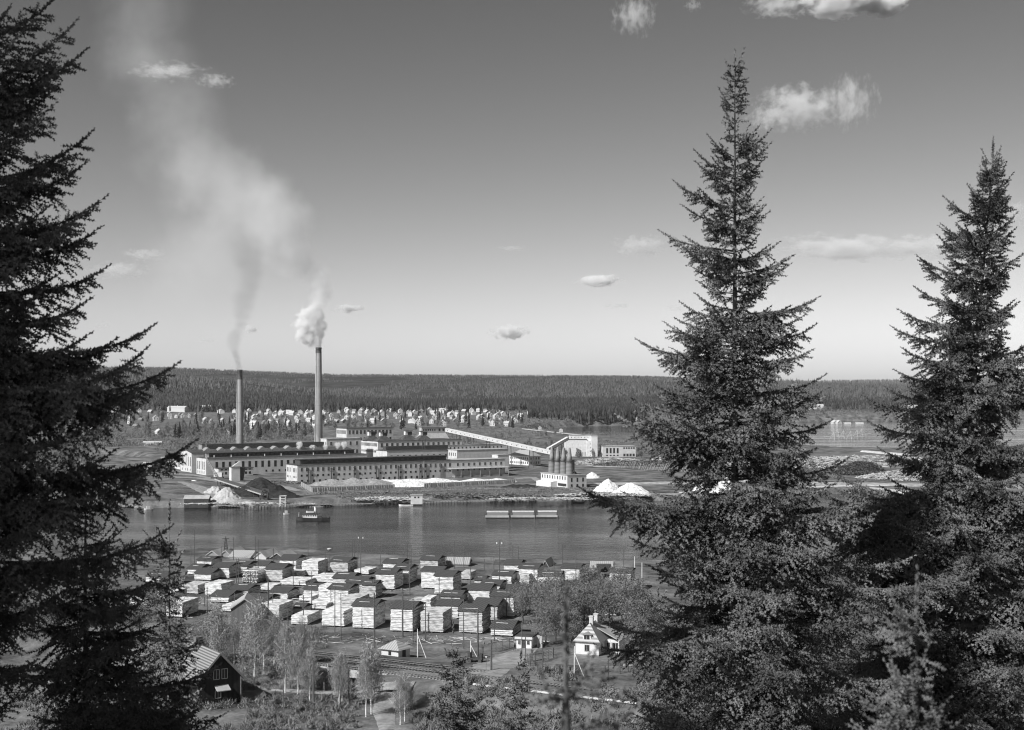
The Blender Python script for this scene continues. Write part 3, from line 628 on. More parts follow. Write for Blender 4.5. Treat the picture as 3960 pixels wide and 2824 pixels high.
# 17 chip silo building
p17 = PD(1690, 1652, 1125); z17 = gz(p17.x, p17.y); hh = p17.z-z17
ch = empty('chip_silo', (p17.x, p17.y, z17), RZ, 'flared chip silo on open pillars where the long conveyor starts', 'silo')
b = MB(); b.box(-14, 8, 0, 7, hh-4.8, hh); b.build('head_house', M_wallg, ch)
b = MB(); b.box(-14.5, 8.5, -.5, 7.5, hh+.004, hh+.4); b.build('roof', M_roofg, ch)
row(ch, 2, 0.5, 7.5, hh-2.2, 1.6, 2.0, side='front'); row(ch, 6, -13, -1, hh-2.2, 1.1, 1.4)
b = MB(); b.add([(-22, -7, 8.4), (14, -7, 8.4), (14, 15, 8.4), (-22, 15, 8.4), (-14, 0, hh-4.8), (8, 0, hh-4.8), (8, 7, hh-4.8), (-14, 7, hh-4.8)], [(0,3,2,1),(4,5,6,7),(0,1,5,4),(1,2,6,5),(2,3,7,6),(3,0,4,7)]); b.build('flared_bunker', M_wallg, ch)
for k in range(7):
    for yy in (-6.6, 13.6):
        b = MB(); b.box(-21+k*5.7, -20+k*5.7, yy, yy+1, -2, 8.39); b.build('pillar', M_conc, ch)
b = MB(); b.box(-20, 12, -1, 10, -1.5, 8.3); b.build('core', M_dark, ch)
# 18 long conveyor gallery
q0 = PD(1728, 1664, 1122); q1 = PD(2135, 1752, 1000)
lc = empty('conveyor_gallery', (q0.x, q0.y, 4), 0, 'long sloping conveyor gallery from the chip silo down to the acid towers', 'conveyor')
o0 = Vector((0, 0, q0.z-4)); o1 = q1-q0+Vector((0, 0, q0.z-4))
b = MB(); b.bar(o0, o1, 3.0, 2.4); b.build('gallery', M_wallg, lc)
b = MB(); b.bar(o0+Vector((0, 0, 1.36)), o1+Vector((0, 0, 1.36)), 3.5, .3); b.build('gallery_roof', M_white, lc)
for k in range(22):
    q = o0+(o1-o0)*((k+.5)/22); d_ = (o1-o0).normalized(); n_ = Vector((d_.y, -d_.x, 0)).normalized()
    if n_.y > 0: n_ = -n_
    w_ = window(lc, q.x+n_.x*1.5, q.y+n_.y*1.5, q.z+.2, .9, .7, math.atan2(d_.y, d_.x))
for t in (.12, .26, .42, .62, .82):
    q = o0+(o1-o0)*t; b = MB(); b.bar((q.x-1.2, q.y, q.z-1), (q.x-2, q.y, -3), .5); b.bar((q.x+1.2, q.y, q.z-1), (q.x+2, q.y, -3), .5); b.bar((q.x-1.6, q.y, q.z/2), (q.x+1.6, q.y, q.z/2), .35); b.build('support', M_dark, lc)
# 20 white silo building
p20 = PD(2187, 1701, 1180); z20 = gz(p20.x, p20.y)
h20 = p20.z-z20
wb = empty('silo_building', (p20.x, p20.y, z20), 0.06, 'big bright white silo building with a square tower near the log pond', 'silo')
b = MB(); b.box(0, 18, 0, 11, -1.5, h20); b.build('bin', M_white, wb); b = MB(); b.box(18.003, 25.5, -.6, 11, -1.5, h20-1.0); b.build('stair_bay', M_white, wb)
b = MB(); b.box(4, 22, 4, 11.5, h20-1, h20+3.6); b.build('top_gallery', M_white, wb)
b = MB(); b.box(22, 27.0, -1.5, 6, -1.5, h20+3.0); b.build('tower', M_wall, wb)
b = MB(); b.box(-.3, 18.3, -.3, 11.3, h20+.003, h20+.35); b.build('bin_roof', M_tar, wb); b = MB(); b.box(3.7, 22.3, 3.7, 11.8, h20+3.603, h20+3.9); b.build('gallery_roof', M_roofg, wb)
b = MB(); b.box(21.8, 27.2, -1.7, 6.2, h20+3.003, h20+3.3); b.build('tower_roof', M_roofg, wb)
for k in range(6): window(wb, 5.5+k*2.8, 4, h20+1.9, .6, .6)
for k in range(6): window(wb, 21, -.6, 1+k*3.2 if 1+k*3.2 < h20-2 else h20-2, .5, .6) if k < 4 else None
for k in range(5): window(wb, 9+k*1.9, 0, 2.2, .5, 3.2)
c20 = PD(2118, 1738, 1150)
cc = empty('conveyor_gallery', (c20.x, c20.y, 4), 0, 'short white conveyor gallery rising to the white silo building', 'conveyor')
e1 = PD(2196, 1694, 1172)-Vector((c20.x, c20.y, 4)); e0 = Vector((0, 0, c20.z-4))
b = MB(); b.bar(e0, e1, 2.6, 2.2); b.build('gallery', M_white, cc); b = MB(); b.bar(e0+Vector((0, 0, -1.5)), e1+Vector((0, 0, -1.5)), 1.5, .7); b.build('gallery_truss', M_dark, cc)
for t in (.3, .7):
    q = e0+(e1-e0)*t; b = MB(); b.bar((q.x, q.y, q.z-1), (q.x, q.y, -2), .6); b.build('support', M_dark, cc)
# 21 right building
r21, h21 = blk('low building with four tall windows right of the white silo building', 2332, 1727, 1175, 28, 14, M_wallg, M_roofg, rz=0.12, name='workshop_building')
row(r21, 4, 2, 14, h21-3.6, 1.6, 4.4); row(r21, 4, 2, 14, 1.2, 1.6, 1); row(r21, 5, 17, 27.5, h21-1.5, 1.3, 1.4); row(r21, 4, 17, 27.5, 1.5, 1.8, 2.2)
# 23 white villa office
c23 = corner(2046, 1799)
v = hall('office_house', 'white hip-roofed office house with rows of windows right of the mill', c23, 11.5, 23, 7.0, M_white, M_tin, 'hip', 4.2, rz=RZ+0.16, cat='house')
row(v, 4, .6, 11, 5.2, 1.1, 1.7, frame=True); row(v, 4, .6, 11, 1.9, 1.1, 1.7, frame=True); row(v, 9, .6, 22.5, 5.2, 1.0, 1.5, side='left', frame=True); row(v, 9, .6, 22.5, 1.9, 1.0, 1.5, side='left', frame=True)
for yy in (8, 15): b = MB(); b.box(5.2, 6.4, yy, yy+1, 9.5, 12.2); b.build('chimney_stack', M_brick, v)
# 24 acid plant
c24 = corner(2194, 1884)
ac = hall('acid_plant', 'pale building carrying four tapering acid towers by the river', c24, 13.5, 29, 7.4, M_wall, M_roofg)
row(ac, 10, 1, 28.5, 5.6, .9, 2.0, side='left'); row(ac, 10, 1, 10, 1.6, .9, 1.6, side='left'); row(ac, 3, 1, 13, 4.6, 1.1, 2.4); row(ac, 3, 1, 13, 1.2, 1.2, 1.8)
b = MB(); b.prism([(-4.5, -1), (-.01, -1), (-.01, 3.6), (-4.5, 2.9)], 11, 27, 'y'); b.build('lean_to', M_white, ac)
M_tank = mat('hooped_timber', 0.14, 0.24, rough=0.9, wave=('Z', 0.8, 0.3), scale=1)
for i, (x, y) in enumerate(((3.9, 3.6), (3.2, 8.8), (2.6, 14.2), (2.0, 19.8))):
    # each tower stands on the roof: a thing of its own
    w = ac.matrix_basis @ Vector((x, y, 7.4+.3)); w = Matrix.Translation(ac.location) @ Matrix.Rotation(RZ, 4, 'Z') @ Vector((x, y, 7.7))
    t = empty('acid_tower', w, 0, ['hooped acid tower nearest the river, rightmost of the four', 'hooped acid tower third from the left of the four', 'hooped acid tower second from the left of the four', 'hooped acid tower leftmost of the four on the pale building'][i], 'tower', 'acid towers')
    b = MB(); b.rings([(0, 0, 0), (0, 0, 7.2), (0, 0, 7.6)], [2.15, 1.95, 1.6], 20, True); b.build('lower_tank', M_tank, t, smooth=False)
    b = MB(); b.rings([(0, 0, 7.61), (0, 0, 10.5), (0, 0, 13.5), (0, 0, 15.2), (0, 0, 15.6)], [1.55, 1.3, .95, .6, .55], 20, True); b.build('upper_cone', M_brick, t, smooth=True)
    b = MB(); b.rings([(0, 0, 7.3), (0, 0, 7.6)], [2.35, 2.35], 20, True); b.build('platform', M_steel, t)
w = Matrix.Translation(ac.location) @ Matrix.Rotation(RZ, 4, 'Z') @ Vector((9.8, 12, 7.7))
t = empty('storage_tank', w, 0, 'wide dark cylindrical tank behind the acid towers', 'tank'); b = MB(); b.rings([(0, 0, 0), (0, 0, 8)], [2.7, 2.7], 24, True); b.build('drum', M_soot, t, smooth=False)
b = MB(); b.bar((-3.4, -3.2, 7.4), (3.4, -4.2, .2), .9); b.build('chute', M_dark, t)
# 26 shore hut, shed, platform tower
c26 = P(1588, 1938, 2.5)
hu = hall('shore_hut', 'small pale flat-roofed hut on the mill quay', c26, 6.2, 4, 3.1, M_wallg, M_roofg, rz=0.05, zb=2.3)
row(hu, 2, 1.4, 5, 2.1, .9, .8)
c11 = P(712, 1950, 2.0)
sh = hall('boat_shed', 'long dark shed with a pale roof on the far left shore', c11, 12.5, 6, 3.1, M_dark, M_roofg, 'gable', 1.4, rz=0.03, zb=1.6)
c12 = P(1094, 1951, 2.5)
tw = empty('loading_frame', c12, 0, 'white open timber frame tower on the left quay', 'tower')
b = MB()
for x in (-1.4, 1.4):
    for y in (-1.2, 1.2): b.bar((x, y, -1), (x, y, 4.2), .3)
b.build('posts', M_white, tw)
for z in (1.6, 3.0): b = MB(); b.box(-1.5, 1.5, -1.3, 1.3, z, z+.2); b.build('deck', M_white, tw)
b = MB(); b.prism([(-1.8, 4.2), (1.8, 4.2), (1.8, 4.6), (-1.8, 4.4)], -1.6, 1.6, 'y'); b.build('roof', M_wallg, tw)
# retaining fences with buttresses and heaps
def bin_wall(label, pts, h=2.4):
    root = empty('retaining_wall', (pts[0].x, pts[0].y, 3.5), 0, label, 'wall')
    for a, c_ in zip(pts, pts[1:]):
        a = a-Vector((pts[0].x, pts[0].y, 0)); c_ = c_-Vector((pts[0].x, pts[0].y, 0)); a.z = c_.z = h/2
        b = MB(); b.bar(a, c_, .22, h); b.build('boarding', M_plank, root)
        n = int((c_-a).length/1.5)
        b = MB(); d_ = (c_-a).normalized(); nn = Vector((d_.y, -d_.x, 0))
        if nn.y > 0: nn = -nn
        for k in range(n+1):
            q = a+d_*(k*1.5); b.bar((q.x+nn.x*.25, q.y+nn.y*.25, -1), (q.x+nn.x*.25, q.y+nn.y*.25, h+.15), .26)
            if k % 4 == 2: b.bar((q.x+nn.x*.3, q.y+nn.y*.3, h*.8), (q.x+nn.x*2.2, q.y+nn.y*2.2, 0), .15)
        b.build('buttresses', M_plank, root)
    return root
w1 = [P(1166, 1880, 3.5), P(1208, 1903, 3.5), P(1526, 1889, 3.5)]
w2 = [P(1640, 1886, 3.5), P(1800, 1878, 3.5), P(1992, 1869, 3.5)]
bin_wall('plank retaining wall with raking props in front of the grey bark heap', w1); bin_wall('plank retaining wall in front of the bright white heap', w2)
def heap(name, label, ctr, rx, ry, h, m, rz=0.0, peaks=1, seed=0, cat='heap', pw=1.0, n=56, rough=0.16, zb=None):
    """a loose heap: a height field with ragged outline"""
    a = np.linspace(-1, 1, n); X, Y = np.meshgrid(a, a); g_ = np.random.default_rng(seed)
    r = np.sqrt(X**2+Y**2)
    if peaks > 1:
        z = 0
        for k in range(peaks):
            cx = -0.7+1.4*(k+.5)/peaks; z = np.maximum(z, np.clip(1-np.sqrt(((X-cx)*peaks*.62)**2+(Y*1.05)**2), 0, 1)*g_.uniform(.8, 1))
        z = np.maximum(z, np.clip(1-np.abs(X)**4-np.abs(Y), 0, 1)*0.72)
    else: z = np.clip(1-r, 0, 1)**pw
    z = z*h+rough*h*(fbm(X*6+seed, Y*6, 5, seed)-0.5)*2*np.clip((1-r)*3, 0, 1)
    z = np.where(r > 0.995, -0.6, z)
    V = np.stack([X*rx, Y*ry, z], -1).reshape(-1, 3); i = np.arange(n*n).reshape(n, n)
    Fc = np.stack([i[:-1, :-1], i[:-1, 1:], i[1:, 1:], i[1:, :-1]], -1).reshape(-1, 4)
    o = link(name, np_mesh(name, V, Fc, m, True)); z0 = gz(ctr.x, ctr.y) if zb is None else zb
    o.location = (ctr.x, ctr.y, z0-.05); o.rotation_euler = (0, 0, rz)
    return tag(o, label, cat)
M_chipw = mat('white_wood_chips', 0.42, 0.82, scale=0.7, rough=1.0, bump=4, spec=0, detail=8, contrast=(.36, .6))
M_chipg = mat('grey_bark', 0.18, 0.36, scale=0.6, rough=1.0, bump=4, spec=0, detail=8)
M_lime = mat('pale_lime', 0.30, 0.50, scale=0.5, rough=1.0, bump=3, spec=0, detail=8)
M_coal = mat('coal', 0.018, 0.045, scale=0.6, rough=1.0, bump=1.5, spec=0.1)
heap('bark_heap', 'long grey bark heap behind the plank retaining wall', P(1365, 1876, 3.5), 27, 9, 4.6, M_chipg, 0.16, 3, 1, zb=3.5)
heap('white_chip_heap', 'bright white chip heap spilling between the two retaining walls', P(1585, 1880, 3.5), 13, 9, 3.8, M_chipw, 0.1, 2, 2, zb=3.5)
heap('white_chip_heap', 'long low white chip heap in front of the longest mill hall', P(1585, 1866, 3.5), 34, 5, 3.0, M_chipw, 0.2, 3, 3, zb=3.5)
heap('white_chip_heap', 'low white heap behind the right-hand retaining wall', P(1880, 1866, 3.5), 20, 7, 2.9, M_chipw, 0.25, 2, 4, zb=3.5)
heap('coal_heap', 'black coal heap beside the inclined conveyor', P(1008, 1915, 3), 21, 20, 10.4, M_coal, 0.3, 1, 5, zb=2.6)
heap('coal_heap', 'low black coal heap running down to the quay', P(1090, 1925, 3), 15, 9, 4.2, M_coal, -0.2, 1, 6, zb=2.6)
heap('lime_heap', 'pale conical lime heap near the left quay', P(876, 1935, 3), 10, 8.5, 8.2, M_lime, 0, 1, 7, pw=1.0, zb=2.5)
heap('lime_heap', 'rugged pale lime heap behind the cone', P(832, 1912, 3), 8.5, 9, 5.2, M_lime, 0.4, 1, 8, rough=.3, zb=2.8)
heap('lime_heap', 'bright white rubble heap left of the crane', P(752, 1873, 4), 7, 5, 3.2, M_chipw, 0, 1, 9, rough=.35, zb=3.4)
heap('lime_heap', 'thin pale tail of lime beside the quay', P(952, 1945, 3), 7.0, 2.5, 1.4, M_lime, -.2, 1, 10, zb=2.5)
heap('bark_heap', 'dark low bark bank in front of the acid plant road', P(2010, 1886, 3.5), 12, 3.2, 2.6, M_coal, .05, 2, 11, zb=3.4)
heap('white_chip_heap', 'left of the two big white chip cones right of the acid plant', P(2352, 1898, 3.5), 9, 8, 7.4, M_chipw, .2, 1, 12, pw=.9, zb=3.2)
heap('white_chip_heap', 'right of the two big white chip cones right of the acid plant', P(2440, 1908, 3.5), 11.5, 8, 6.6, M_chipw, -.2, 1, 13, pw=.9, zb=3.2)
heap('white_chip_heap', 'small white chip heap behind the acid plant', P(2290, 1846, 4), 5.5, 5, 4.0, M_chipw, 0, 1, 14, pw=.8, zb=3.6)
heap('white_chip_heap', 'white chip mound seen behind the centre spruce trunk', P(2780, 1900, 3.5), 15, 10, 8.5, M_chipw, 0, 2, 15, zb=3.2)
heap('white_chip_heap', 'pale chip mound right behind the centre spruce', P(2960, 1860, 3.5), 14, 12, 6, M_lime, .3, 2, 16, zb=3.2)
# quay: timber edge and log booms along the far bank
def quay(label, pts, z=1.3, w=1.4):
    root = empty('timber_quay', (pts[0].x, pts[0].y, 0), 0, label, 'quay')
    for a, c_ in zip(pts, pts[1:]):
        a = a-Vector((pts[0].x, pts[0].y, 0)); c_ = c_-Vector((pts[0].x, pts[0].y, 0)); a.z = c_.z = z
        b = MB(); b.bar(a, c_, w, .35); b.build('deck', M_conc, root)
        b = MB(); d_ = (c_-a).normalized(); n = int((c_-a).length/1.6)
        for k in range(n): q = a+d_*(k*1.6); b.bar((q.x, q.y-.6, -1.5), (q.x, q.y-.6, z), .28)
        b.build('piles', M_dark, root)
quay('dark piled quay left of the tug boat', [P(812, 1963, 0), P(1000, 1966, 0), P(1240, 1960, 0), P(1440, 1957, 0)], 1.2)
quay('low quay below the pale shore hut', [P(1450, 1951, 0), P(1620, 1948, 0), P(1900, 1944, 0), P(2080, 1941, 0)], 1.0)
M_log = mat('peeled_logs', 0.30, 0.60, scale=1.5, rough=0.9, contrast=(.3, .7))
M_logd = mat('dark_logs', 0.05, 0.30, scale=2.2, rough=1.0, contrast=(.45, .62))
def logs(name, label, cx, cy, n, rx, ry, h, zb, m, seed, L=(3, 6), r=(.12, .24), ang=(0, 3.14), group=None, dome=True, loc_px=True, kind='stuff'):
    """countless tumbled logs in one low mound"""
    g_ = np.random.default_rng(seed); k = 5; c0 = P(cx, cy, zb)
    u = np.sqrt(g_.random(n)); a = g_.random(n)*6.283; X = u*np.cos(a)*rx; Y = u*np.sin(a)*ry
    base = (1-u**2.5)*h; Z = base*(0.55+0.45*g_.random(n))+.15
    l = g_.uniform(*L, n)/2; rr = g_.uniform(*r, n); th = g_.uniform(*ang, n); ph = g_.normal(0, .12, n)
    d = np.stack([np.cos(th)*np.cos(ph), np.sin(th)*np.cos(ph), np.sin(ph)], 1); up = np.array([0, 0, 1.0]); s1 = norm(np.cross(d, up)); s2 = np.cross(d, s1)
    c = np.stack([X, Y, Z], 1); Vs = []
    for e in (-1, 1):
        for j in range(k):
            t_ = j/k*6.283; Vs.append(c+d*(e*l)[:, None]+(s1*math.cos(t_)+s2*math.sin(t_))*rr[:, None])
    V = np.stack(Vs, 1).reshape(-1, 3); o = np.arange(n)*2*k; Q = []
    for j in range(k): Q.append(np.stack([o+j, o+(j+1) % k, o+k+(j+1) % k, o+k+j], 1))
    Fc = np.concatenate(Q); cap = np.concatenate([np.stack([o+e*k+0, o+e*k+1, o+e*k+2, o+e*k+3], 1) for e in (0, 1)])
    ob = link(name, np_mesh(name, V, np.concatenate([Fc, cap]), m)); ob.location = (c0.x, c0.y, zb)
    return tag(ob, label, 'logs', group, kind)
logs('log_pile', 'bright jumble of logs right of the acid plant', 2370, 1795, 1600, 32, 16, 4.5, 3.8, M_log, 1)
logs('log_pile', 'mixed dark and pale log bank behind the left chip cone', 2480, 1800, 1600, 36, 10, 3.6, 3.8, M_logd, 2)
logs('log_pile', 'pale logs left of the centre spruce trunk', 2680, 1785, 1500, 38, 20, 5, 3.8, M_log, 3)
logs('log_pile', 'wide sunlit log field between the centre and right spruces', 3180, 1800, 2600, 48, 42, 6, 3.8, M_log, 4)
logs('log_pile', 'round dark log stack on the right between the two big spruces', 3330, 1836, 2600, 19, 7, 9.5, 3.6, M_logd, 5, L=(2, 3), r=(.10, .2), ang=(1.2, 1.9))
logs('log_pile', 'pale logs beside the right spruce by the shore', 3560, 1850, 2200, 40, 26, 5, 3.6, M_log, 6)
logs('log_pile', 'bright log bank at the back edge of the log field by the bay', 3360, 1782, 1500, 55, 12, 4, 3.8, M_log, 7)
logs('driftwood', 'tumbled driftwood along the shore left of the hut', 1480, 1932, 500, 26, 7, 1.0, 2.4, M_log, 8, L=(2, 7), r=(.08, .2))
logs('driftwood', 'scrap timber and driftwood along the shore right of the hut', 1830, 1920, 1100, 46, 10, 1.5, 2.4, M_logd, 9, L=(1, 5), r=(.08, .25))
logs('driftwood', 'driftwood at the water edge below the acid plant', 2100, 1932, 500, 30, 5, .8, 2.0, M_log, 10, L=(2, 7), r=(.08, .2))
logs('driftwood', 'scrap timber behind the plank retaining walls', 1400, 1915, 700, 40, 10, 1.2, 2.6, M_logd, 12, L=(1, 5), r=(.08, .25))
logs('driftwood', 'pale timber rafts along the left shore below the dark shed', 700, 1960, 260, 34, 3, .5, .3, M_log, 13, L=(5, 10), r=(.1, .2), ang=(-.15, .15))
# pale sandy bank on the right shore and roads of the mill
def ribbon(name, pts, w, m, lift=.12, kind='structure', label=None, seg=3.0):
    """road sheet draped over the ground; pts world xy"""
    pts = [Vector((p[0], p[1])) for p in pts]; cs = []
    for a, b_ in zip(pts, pts[1:]):
        n = max(1, int((b_-a).length/seg))
        for k in range(n): cs.append(a+(b_-a)*(k/n))
    cs.append(pts[-1]); cs = np.array([tuple(c) for c in cs])
    for _ in range(3): cs[1:-1] = (cs[:-2]+2*cs[1:-1]+cs[2:])/4
    d = np.gradient(cs, axis=0); d /= np.maximum(np.linalg.norm(d, axis=1, keepdims=True), 1e-6); nn = np.stack([-d[:, 1], d[:, 0]], 1)
    nw = 5; ww = np.linspace(-.5, .5, nw); wl = w if np.isscalar(w) else None
    wv = np.full(len(cs), w) if wl is not None else np.interp(np.linspace(0, 1, len(cs)), np.linspace(0, 1, len(w)), w)
    wv = wv*(1+0.05*np.sin(np.arange(len(cs))*1.7))
    Pm = cs[:, None, :]+nn[:, None, :]*(ww[None, :, None]*wv[:, None, None])
    Z = ground(Pm[..., 0], Pm[..., 1]); Z = np.maximum(Z, Z.mean(1, keepdims=True)-.1)+lift; Z[:, 0] -= lift+.1; Z[:, -1] -= lift+.1
    V = np.concatenate([Pm, Z[..., None]], -1).reshape(-1, 3); i = np.arange(len(cs)*nw).reshape(len(cs), nw)
    Fc = np.stack([i[:-1, 1:], i[:-1, :-1], i[1:, :-1], i[1:, 1:]], -1).reshape(-1, 4)[:, ::-1]
    o = link(name, np_mesh(name, V, Fc, m, True)); o['kind'] = kind
    return o
M_road = mat('gravel_road', 0.20, 0.34, scale=0.5, rough=1.0, spec=0)
M_sand = mat('pale_sand', 0.34, 0.66, scale=0.5, rough=1.0, spec=0)
ribbon('mill_road', [P(600, 1822, 4), P(760, 1836, 4), P(900, 1866, 4), P(1100, 1876, 4)], 5, M_road)
ribbon('mill_road', [P(1990, 1850, 4), P(2060, 1842, 4), P(2100, 1868, 4), P(2300, 1905, 4), P(2700, 1905, 4), P(3000, 1890, 4)], 6, M_road)
ribbon('mill_yard_ground', [P(640, 1840, 4), P(780, 1850, 4), P(860, 1870, 4), P(960, 1872, 4), P(1100, 1880, 4), P(1160, 1895, 4)], [4, 9, 14, 12, 10, 6], M_road, .15)
ribbon('mill_yard_ground', [P(700, 1885, 3), P(770, 1900, 3), P(860, 1925, 3), P(1000, 1948, 3), P(1200, 1950, 3), P(1420, 1945, 3)], [6, 12, 14, 10, 7, 5], M_road, .15)
ribbon('mill_yard_ground', [P(1180, 1915, 3), P(1400, 1905, 3), P(1640, 1900, 3), P(1900, 1890, 3), P(2060, 1900, 3)], [3, 5, 6, 5, 4], M_road, .13)
logs('driftwood', 'scrap and timber litter between the crane and the longest hall', 1060, 1868, 420, 24, 8, 1.0, 3.6, M_logd, 14, L=(1, 4), r=(.08, .25))
logs('driftwood', 'pale litter along the quay edge by the lime heaps', 960, 1950, 380, 34, 4, .6, 2.4, M_log, 15, L=(1, 4), r=(.07, .18))
logs('driftwood', 'loose timber beside the acid plant and the chip cones', 2330, 1915, 420, 26, 7, .9, 3.2, M_log, 16, L=(2, 6), r=(.08, .2))
M_yard = mat('pale_log_yard', 0.20, 0.52, scale=0.35, rough=1.0, spec=0, detail=9)
ribbon('log_yard_ground', [P(2270, 1800, 4), P(2700, 1792, 4), P(3200, 1790, 4), P(3900, 1800, 4)], 44, M_yard, .14)
ribbon('log_yard_ground', [P(2300, 1868, 4), P(2800, 1862, 4), P(3300, 1868, 4), P(3950, 1880, 4)], [20, 34, 34, 34], M_yard, .18)
ribbon('sand_bank', [P(3290, 1898, 1), P(3430, 1912, 1), P(3600, 1930, 1), P(3760, 1938, 1), P(3900, 1936, 1)], [5, 16, 20, 16, 12], M_sand, .5)
ribbon('sand_bank', [P(2620, 1915, 2), P(2900, 1905, 2), P(3200, 1890, 2), P(3500, 1885, 2)], [5, 10, 12, 8], M_sand, .3)
ribbon('sand_bank', [P(3340, 1760, 1), P(3460, 1770, 1), P(3530, 1776, 1)], [8, 18, 10], M_sand, 1.2)
# flume and fence on the log pond
fl = [P(2020, 1672, 3), P(2090, 1680, 3), P(2172, 1690, 3), P(2285, 1702, 3)]
fr = empty('log_flume', (fl[0].x, fl[0].y, 3), 0, 'pale log flume on posts crossing the meadow to the white silo building', 'flume')
for a, c_ in zip(fl, fl[1:]):
    a = a-fl[0]; c_ = c_-fl[0]; a.z = c_.z = 4.6
    b = MB(); b.bar(a, c_, 1.3, 1.0); b.build('trough', M_galv, fr)
    b = MB()
    for k in range(int((c_-a).length/6)+1): q = a+(c_-a).normalized()*(k*6); b.bar((q.x, q.y, -2), (q.x, q.y, 4.2), .35)
    b.build('posts', M_dark, fr)
for i, (x, y) in enumerate(((2088, 1672), (2170, 1682))):
    b = MB(); p = P(x, y, 3)-fl[0]; b.box(p.x-2.2, p.x+2.2, p.y-2, p.y+2, 3.5, 6.2); b.prism([(p.x-2.7, 6.2), (p.x+2.7, 6.2), (p.x, 8.0)], p.y-2.4, p.y+2.4, 'y'); b.build('flume_house', M_wallg, fr)
# teepee-like boom frames in the bay
fb = [(3225, 1700), (3262, 1694), (3290, 1697), (3315, 1690), (3332, 1686), (3240, 1686)]
for i, (x, y) in enumerate(fb):
    p = P(x, y, 0); t = empty('boom_trestle', p, 0, 'spindly timber boom trestle standing in the bay', 'trestle', 'boom trestles in the bay')
    b = MB()
    for a, c_ in (((-6, 0, -1), (0, 0, 9)), ((6, 1, -1), (0, 0, 9)), ((0, -4, -1), (0, 0, 9)), ((-4, 0, 3), (4, .6, 3)), ((-12, 0, 3.5), (12, 0, 3.3)), ((2, 5, -1), (0, 0, 9))): b.bar(a, c_, .45)
    b.build('poles', M_galv, t)
# flag mast fences of the log field
for i in range(26):
    x = 2380+i*11; p = P(x, 1808+0.6*i+rnd.uniform(-4, 4), 4); t = MB(); t.bar((0, 0, -1), (2.2, .5, 4.2), .16); t.bar((1.2, 2, -1), (3.2, 2.4, 4.0), .14)
    o = t.build('slanted_prop', M_log, None, p, rnd.uniform(-.3, .3)); tag(o, 'slanted pair of peeled poles propping the log bank', 'prop', 'slanted props before the log bank')
# ================================================================ boats
M_hull = mat('dark_hull', 0.025, 0.05, scale=0.7, rough=0.6); M_barge = mat('barge_boards', 0.16, 0.26, rough=0.9, wave=('Z', 0.5, 0.4), scale=1)
def hull(b, L, Wd, z0, z1, bow=0.25, n=9, sheer=0.5, stern=.7):
    ring = []
    for i in range(n+1):
        t = i/n; w = Wd/2*(math.sin(min(1, t/bow)*math.pi/2)**.8 if t < bow else (1 if t < .8 else 1-(1-stern)*((t-.8)/.2)))
        w = max(w, .05); ring.append((-L/2+L*t, w, z1+sheer*(abs(t-.55)/.55)**2*(1.4 if t < .5 else .5)))
    vs = []; 
    for x, w, z in ring: vs += [(x, -w, z), (x, -w*.75, z0), (x, w*.75, z0), (x, w, z)]
    fs = []
    for i in range(n):
        a = i*4; fs += [(a+1, a, a+4, a+5), (a+2, a+1, a+5, a+6), (a+3, a+2, a+6, a+7), (a, a+3, a+7, a+4)]
    fs += [(0, 1, 2, 3), (n*4+3, n*4+2, n*4+1, n*4)]
    b.add(vs, fs)
pt = P(1210, 2013, 0)
tg = empty('tug_boat', pt, 0.0, 'dark steam tug with a white funnel heading left on the river', 'boat')
b = MB(); hull(b, 15.8, 4.2, -.6, 1.25); b.build('hull', M_hull, tg)
b = MB(); b.box(-4.6, 2.2, -1.3, 1.3, 1.2, 3.0); dh = b.build('deckhouse', M_wall, tg)
for k in range(6): window(dh, -4.0+k*1.1, -1.3, 2.3, .5, .55)
b = MB(); b.box(-5.0, 3.2, -1.7, 1.7, 3.003, 3.25); b.build('boat_deck', M_dark, tg)
b = MB(); hull(b, 3.8, 1.2, 3.5, 4.2, n=6, sheer=.2); lb = b.build('lifeboat', M_wallg, tg, (-1.2, -.6, .1))
b = MB(); b.rings([(1.3, 0, 3.2), (1.0, 0, 6.2)], [.5, .46], 14, True); b.build('funnel', M_white, tg, smooth=True)
b = MB(); b.rings([(1.0, 0, 6.2), (.98, 0, 6.5)], [.5, .5], 14, True); b.build('funnel_rim', M_wallg, tg)
b = MB(); b.bar((-3.6, 0, 3), (-3.5, 0, 6.2), .14); b.build('mast', M_dark, tg)
b = MB(); b.bar((-6.6, 0, 1.5), (-6.5, 0, 3.8), .16); b.build('bow_post', M_white, tg)
b = MB(); b.box(2.6, 4.2, -.9, .9, 1.1, 2.0); b.box(5, 6, -.6, .6, 1.1, 1.8); b.build('deck_gear', M_dark, tg)
b = MB(); b.bar((3.2, 0, 3.3), (4.0, 0, 5.6), .08); b.build('stern_staff', M_dark, tg)
